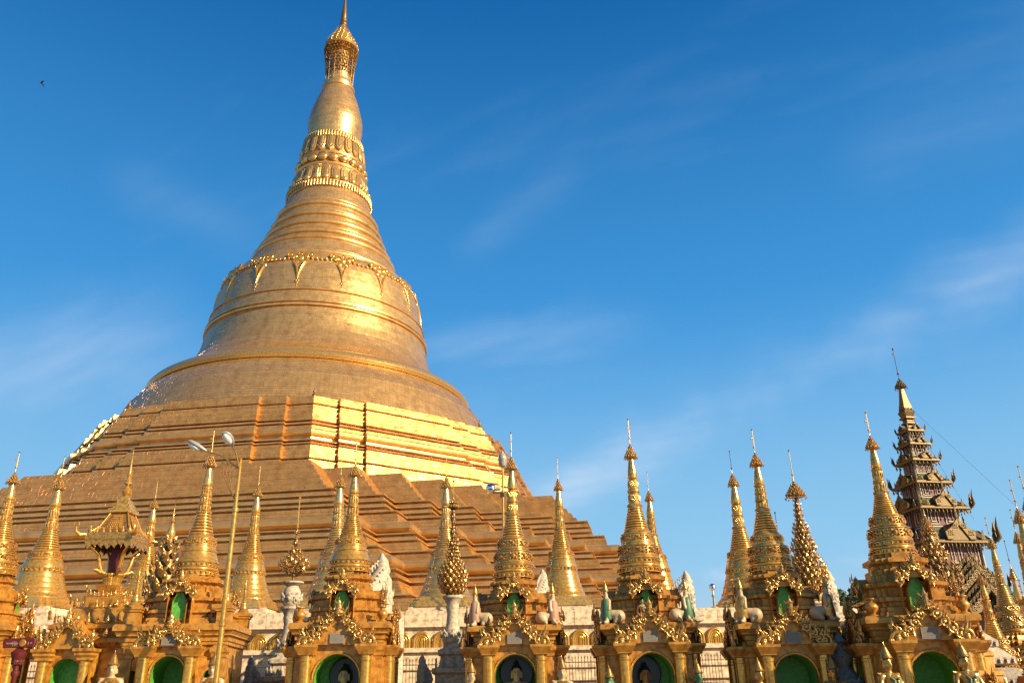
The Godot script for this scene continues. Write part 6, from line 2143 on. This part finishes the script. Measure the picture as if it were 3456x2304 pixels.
	# stay wires
	for q in [[Vector3(0.0, 16.4, 0.1), Vector3(3.6, 9.0, 3.2)], [Vector3(-0.1, 16.4, 0.1), Vector3(-2.4, 7.0, 2.5)], [Vector3(0.1, 15.6, 0.1), Vector3(0.9, 9.4, 2.2)]]:
		mb = MB.new()
		mb.tube([q[0], q[1]], [0.006, 0.006], 4)
		part(p, "stay_wire", mb.done(), M.dark_iron)

# ---------------------------------------------------------------- the crowded right edge, tree, bird
func spire_shrine(label: String, at: Vector3, top: float, tip: float, r: float, o := {}) -> Node3D:
	var p := thing("spire_shrine", label, "shrine", at, o.get("turn", 0.2), "small spired shrines by the tower")
	var mb := MB.new()
	var w := r * 1.9
	mb.sweep(square(w, w * 0.12, 2), V2([0.1, 0, 0.1, 0.3, 0, 0.35, 0, top - 1.1, 0.08, top - 1.05, 0.08, top - 0.95, 0.0, top - 0.9, -0.1 * w, top - 0.85, -0.1 * w, top - 0.6, -0.04 * w, top - 0.58, -0.04 * w, top - 0.5, -0.25 * w, top - 0.45, -0.25 * w, top - 0.25, -0.2 * w, top - 0.22, -0.2 * w, top - 0.15, -0.4 * w, top - 0.1, -0.42 * w, top]))
	part(p, "body", mb.done(), M.gold_paint)
	for side in 4:
		pediment(p, turned(side) * T(Vector3(0, top - 0.95, w * 1.02)), w * 0.7, w * 0.8, 3, 0.13)
	shrine_spire(p, top, tip - top, r, o)
	return p

func make_right_edge() -> void:
	spire_shrine("slim spired shrine with a bare rod, standing clear beside the tower's stay wire", Vector3(14.6, 0, -26), 2.9, 6.4, 0.42, {"style": 0, "bell": 2, "mat": M.gold_leaf})
	spire_shrine("spired shrine at the yard's end whose ringed shaft leans over the slimmer ones", Vector3(13.25, 0, -22), 2.4, 6.65, 0.5, {"style": 2, "bell": 2, "rings": 10})
	spire_shrine("tallest spire of the cluster by the tower, its crown umbrella above the rest", Vector3(13.75, 0, -22.3), 2.6, 7.1, 0.5, {"style": 1, "bell": 0, "rings": 10})
	spire_shrine("spired shrine with a slender bud just below its taller neighbour's crown", Vector3(14.25, 0, -24), 2.7, 6.25, 0.4, {"style": 0, "bell": 1})
	spire_shrine("low spired shrine before the carved gables, its rings bright", Vector3(10.25, 0, -19), 1.9, 4.3, 0.34, {"style": 0, "bell": 2, "rings": 10})
	spire_shrine("smallest spired shrine, close behind the vase-finial shrine by the tower", Vector3(8.95, 0, -17.6), 2.35, 3.75, 0.22, {"style": 1, "bell": 1})
	spire_shrine("low spired shrine with a gilt bud, beside the carved white head", Vector3(10.15, 0, -17.4), 1.75, 3.55, 0.34, {"style": 1, "bell": 2})
	var far := small_stupa("plain slender spire far behind the cluster by the tower", Vector3(23.1, 0, -40), 7.9, {"wide": 0.75, "group": "far spires beyond the tower"})
	far.name = "far_spire"
	for q in [["far gilded spire left of the tallest leafy bud, with a flag vane", 8.75, -29.0, 7.4, 0.75], ["far gilded spire just behind the tallest leafy bud's crown", 9.35, -30, 7.5, 0.7], ["far gilded spire peeping out beside the tallest leafy bud's shoulder", 9.75, -28, 6.35, 0.8]]:
		var f := small_stupa(q[0], Vector3(q[1], 0, q[2]), q[3], {"wide": q[4], "style": 1, "vane": true, "group": "far spires behind the leafy bud"})
		f.name = numbered("distant_spire")
	# stepped mosaic wall before the urn
	var p := thing("mosaic_steps", "white stepped roof edged with grey mosaic tiers, below the dull bud", "roof", Vector3(9.3, 0, -19.0), 0.1)
	var mb := MB.new()
	var w := 0.5
	mb.sweep(square(0.95), V2([0.0, 0, 0.0, 1.6]))
	part(p, "wall", mb.done(), M.white_plaster)
	for q in [[1.0, 1.62], [0.82, 2.02], [0.64, 2.36], [0.46, 2.66]]:
		mb = MB.new()
		mb.sweep(square(q[0]), V2([-0.1, q[1] - 0.06, 0.0, q[1] - 0.02, 0.0, q[1] + 0.1, -0.03, q[1] + 0.12, -0.2, q[1] + 0.3]))
		part(p, "white_tier", mb.done(), M.grey_stone if q[1] < 1.9 else M.white_plaster)
		for side in 4:
			var k := int(q[0] * 14)
			for j in k:
				var x := ((j + 0.5) / k - 0.5) * 2.0
				part(p, "mosaic_tooth", K.bell, M.mosaic, turned(side) * T(Vector3(x * q[0], q[1] + 0.1, q[0] + 0.02), 0, Vector3(0.11, 0.13, 0.11)))
	# grey stone urn beside the gilt-sphinx shrine
	p = thing("stone_urn", "dark grey stone urn on a scrolled foot, before the iron railing", "urn", Vector3(6.75, 0, -18.6))
	mb = MB.new()
	mb.lathe(V2([0.4, 0, 0.4, 0.5, 0.25, 0.6, 0.22, 1.3, 0.3, 1.45, 0.34, 1.7, 0.24, 1.9, 0.14, 2.0, 0.2, 2.1, 0.24, 2.2, 0.1, 2.32, 0.06, 2.45, 0.16, 2.5, 0.1, 2.58, 0.03, 2.7, 0, 2.8]), 20)
	part(p, "urn", mb.done(), M.grey_stone)
	for i in 6:
		part(p, "scroll_foot", K.scroll, M.grey_stone, T(Vector3(0.34 * sin(TAU * i / 6), 1.6, 0.34 * cos(TAU * i / 6)), TAU * i / 6, Vector3.ONE * 0.32))
	# dark tree behind
	p = thing("broadleaf_tree", "dark broad-leaved tree behind the white scrolled lion", "tree", Vector3(22.9, 0, -60))
	mb = MB.new()
	mb.tube([Vector3(0, 0, 0), Vector3(0.1, 2.5, 0), Vector3(-0.1, 5.0, 0.1), Vector3(0.1, 7.0, 0)], [0.4, 0.3, 0.2, 0.08], 8)
	for i in 7:
		var a := i * 2.4
		mb.tube([Vector3(0, 3.0 + 0.5 * i, 0), Vector3(0.7 * cos(a), 3.8 + 0.5 * i, 0.7 * sin(a)), Vector3(1.5 * cos(a), 4.3 + 0.5 * i, 1.5 * sin(a))], [0.12, 0.08, 0.03], 5)
	part(p, "trunk", mb.done(), M.bark)
	mb = MB.new()
	for i in 2600:
		var c := i % 14
		var ca := c * 2.4
		var cc := Vector3(1.1 * cos(ca) * (0.4 + 0.6 * (c % 3) / 2.0), 4.4 + 0.25 * c, 1.1 * sin(ca))
		var d := Vector3(rng.randfn(), rng.randfn(), rng.randfn()).normalized() * pow(rng.randf(), 0.4) * (0.95 - 0.03 * c)
		var q := cc + d
		var u := Vector3(rng.randfn(), rng.randfn(), rng.randfn()).normalized() * 0.16
		var v := u.cross(Vector3(rng.randfn(), rng.randfn(), rng.randfn())).normalized() * 0.09
		mb.quad(q - u, q + v, q + u, q - v)
	part(p, "crown", mb.done(), M.leaf_green)
	# bird
	p = thing("bird", "small dark bird gliding alone in the blue sky", "bird", Vector3(-42.4, 53.6, -60), 0.5)
	p.rotation.z = -0.35
	mb = MB.new()
	mb.tube([Vector3(-0.16, 0, 0), Vector3(-0.1, 0.0, 0), Vector3(0.05, 0, 0), Vector3(0.2, 0, 0), Vector3(0.3, 0, 0)], [0.0, 0.035, 0.05, 0.025, 0.045], 7)
	part(p, "body", mb.done(), M.feather)
	for s in [-1.0, 1.0]:
		mb = MB.new()
		mb.quad(Vector3(-0.06, 0.01, 0), Vector3(0.1, 0.01, 0), Vector3(0.14, 0.09, s * 0.28), Vector3(0.0, 0.1, s * 0.26))
		mb.quad(Vector3(0.0, 0.1, s * 0.26), Vector3(0.14, 0.09, s * 0.28), Vector3(0.26, 0.04, s * 0.52), Vector3(0.22, 0.05, s * 0.52))
		part(p, "wing", mb.done(), M.feather)

func _ready() -> void:
	rng.seed = 7
	make_sky()
	make_materials()
	make_ground()
	make_great_stupa()
	make_plinth()
	make_bits()
	make_plinth_stupas()
	make_shrines()
	make_canopy_shrine()
	make_tower()
	make_urns()
	make_lions()
	make_fences()
	make_right_edge()
	make_lamps()

func make_ground() -> void:
	var g := MB.new()
	g.box(Vector3(-900, -0.5, -1500), Vector3(900, 0, 300))
	struct("ground", g.done(), M.marble_floor)
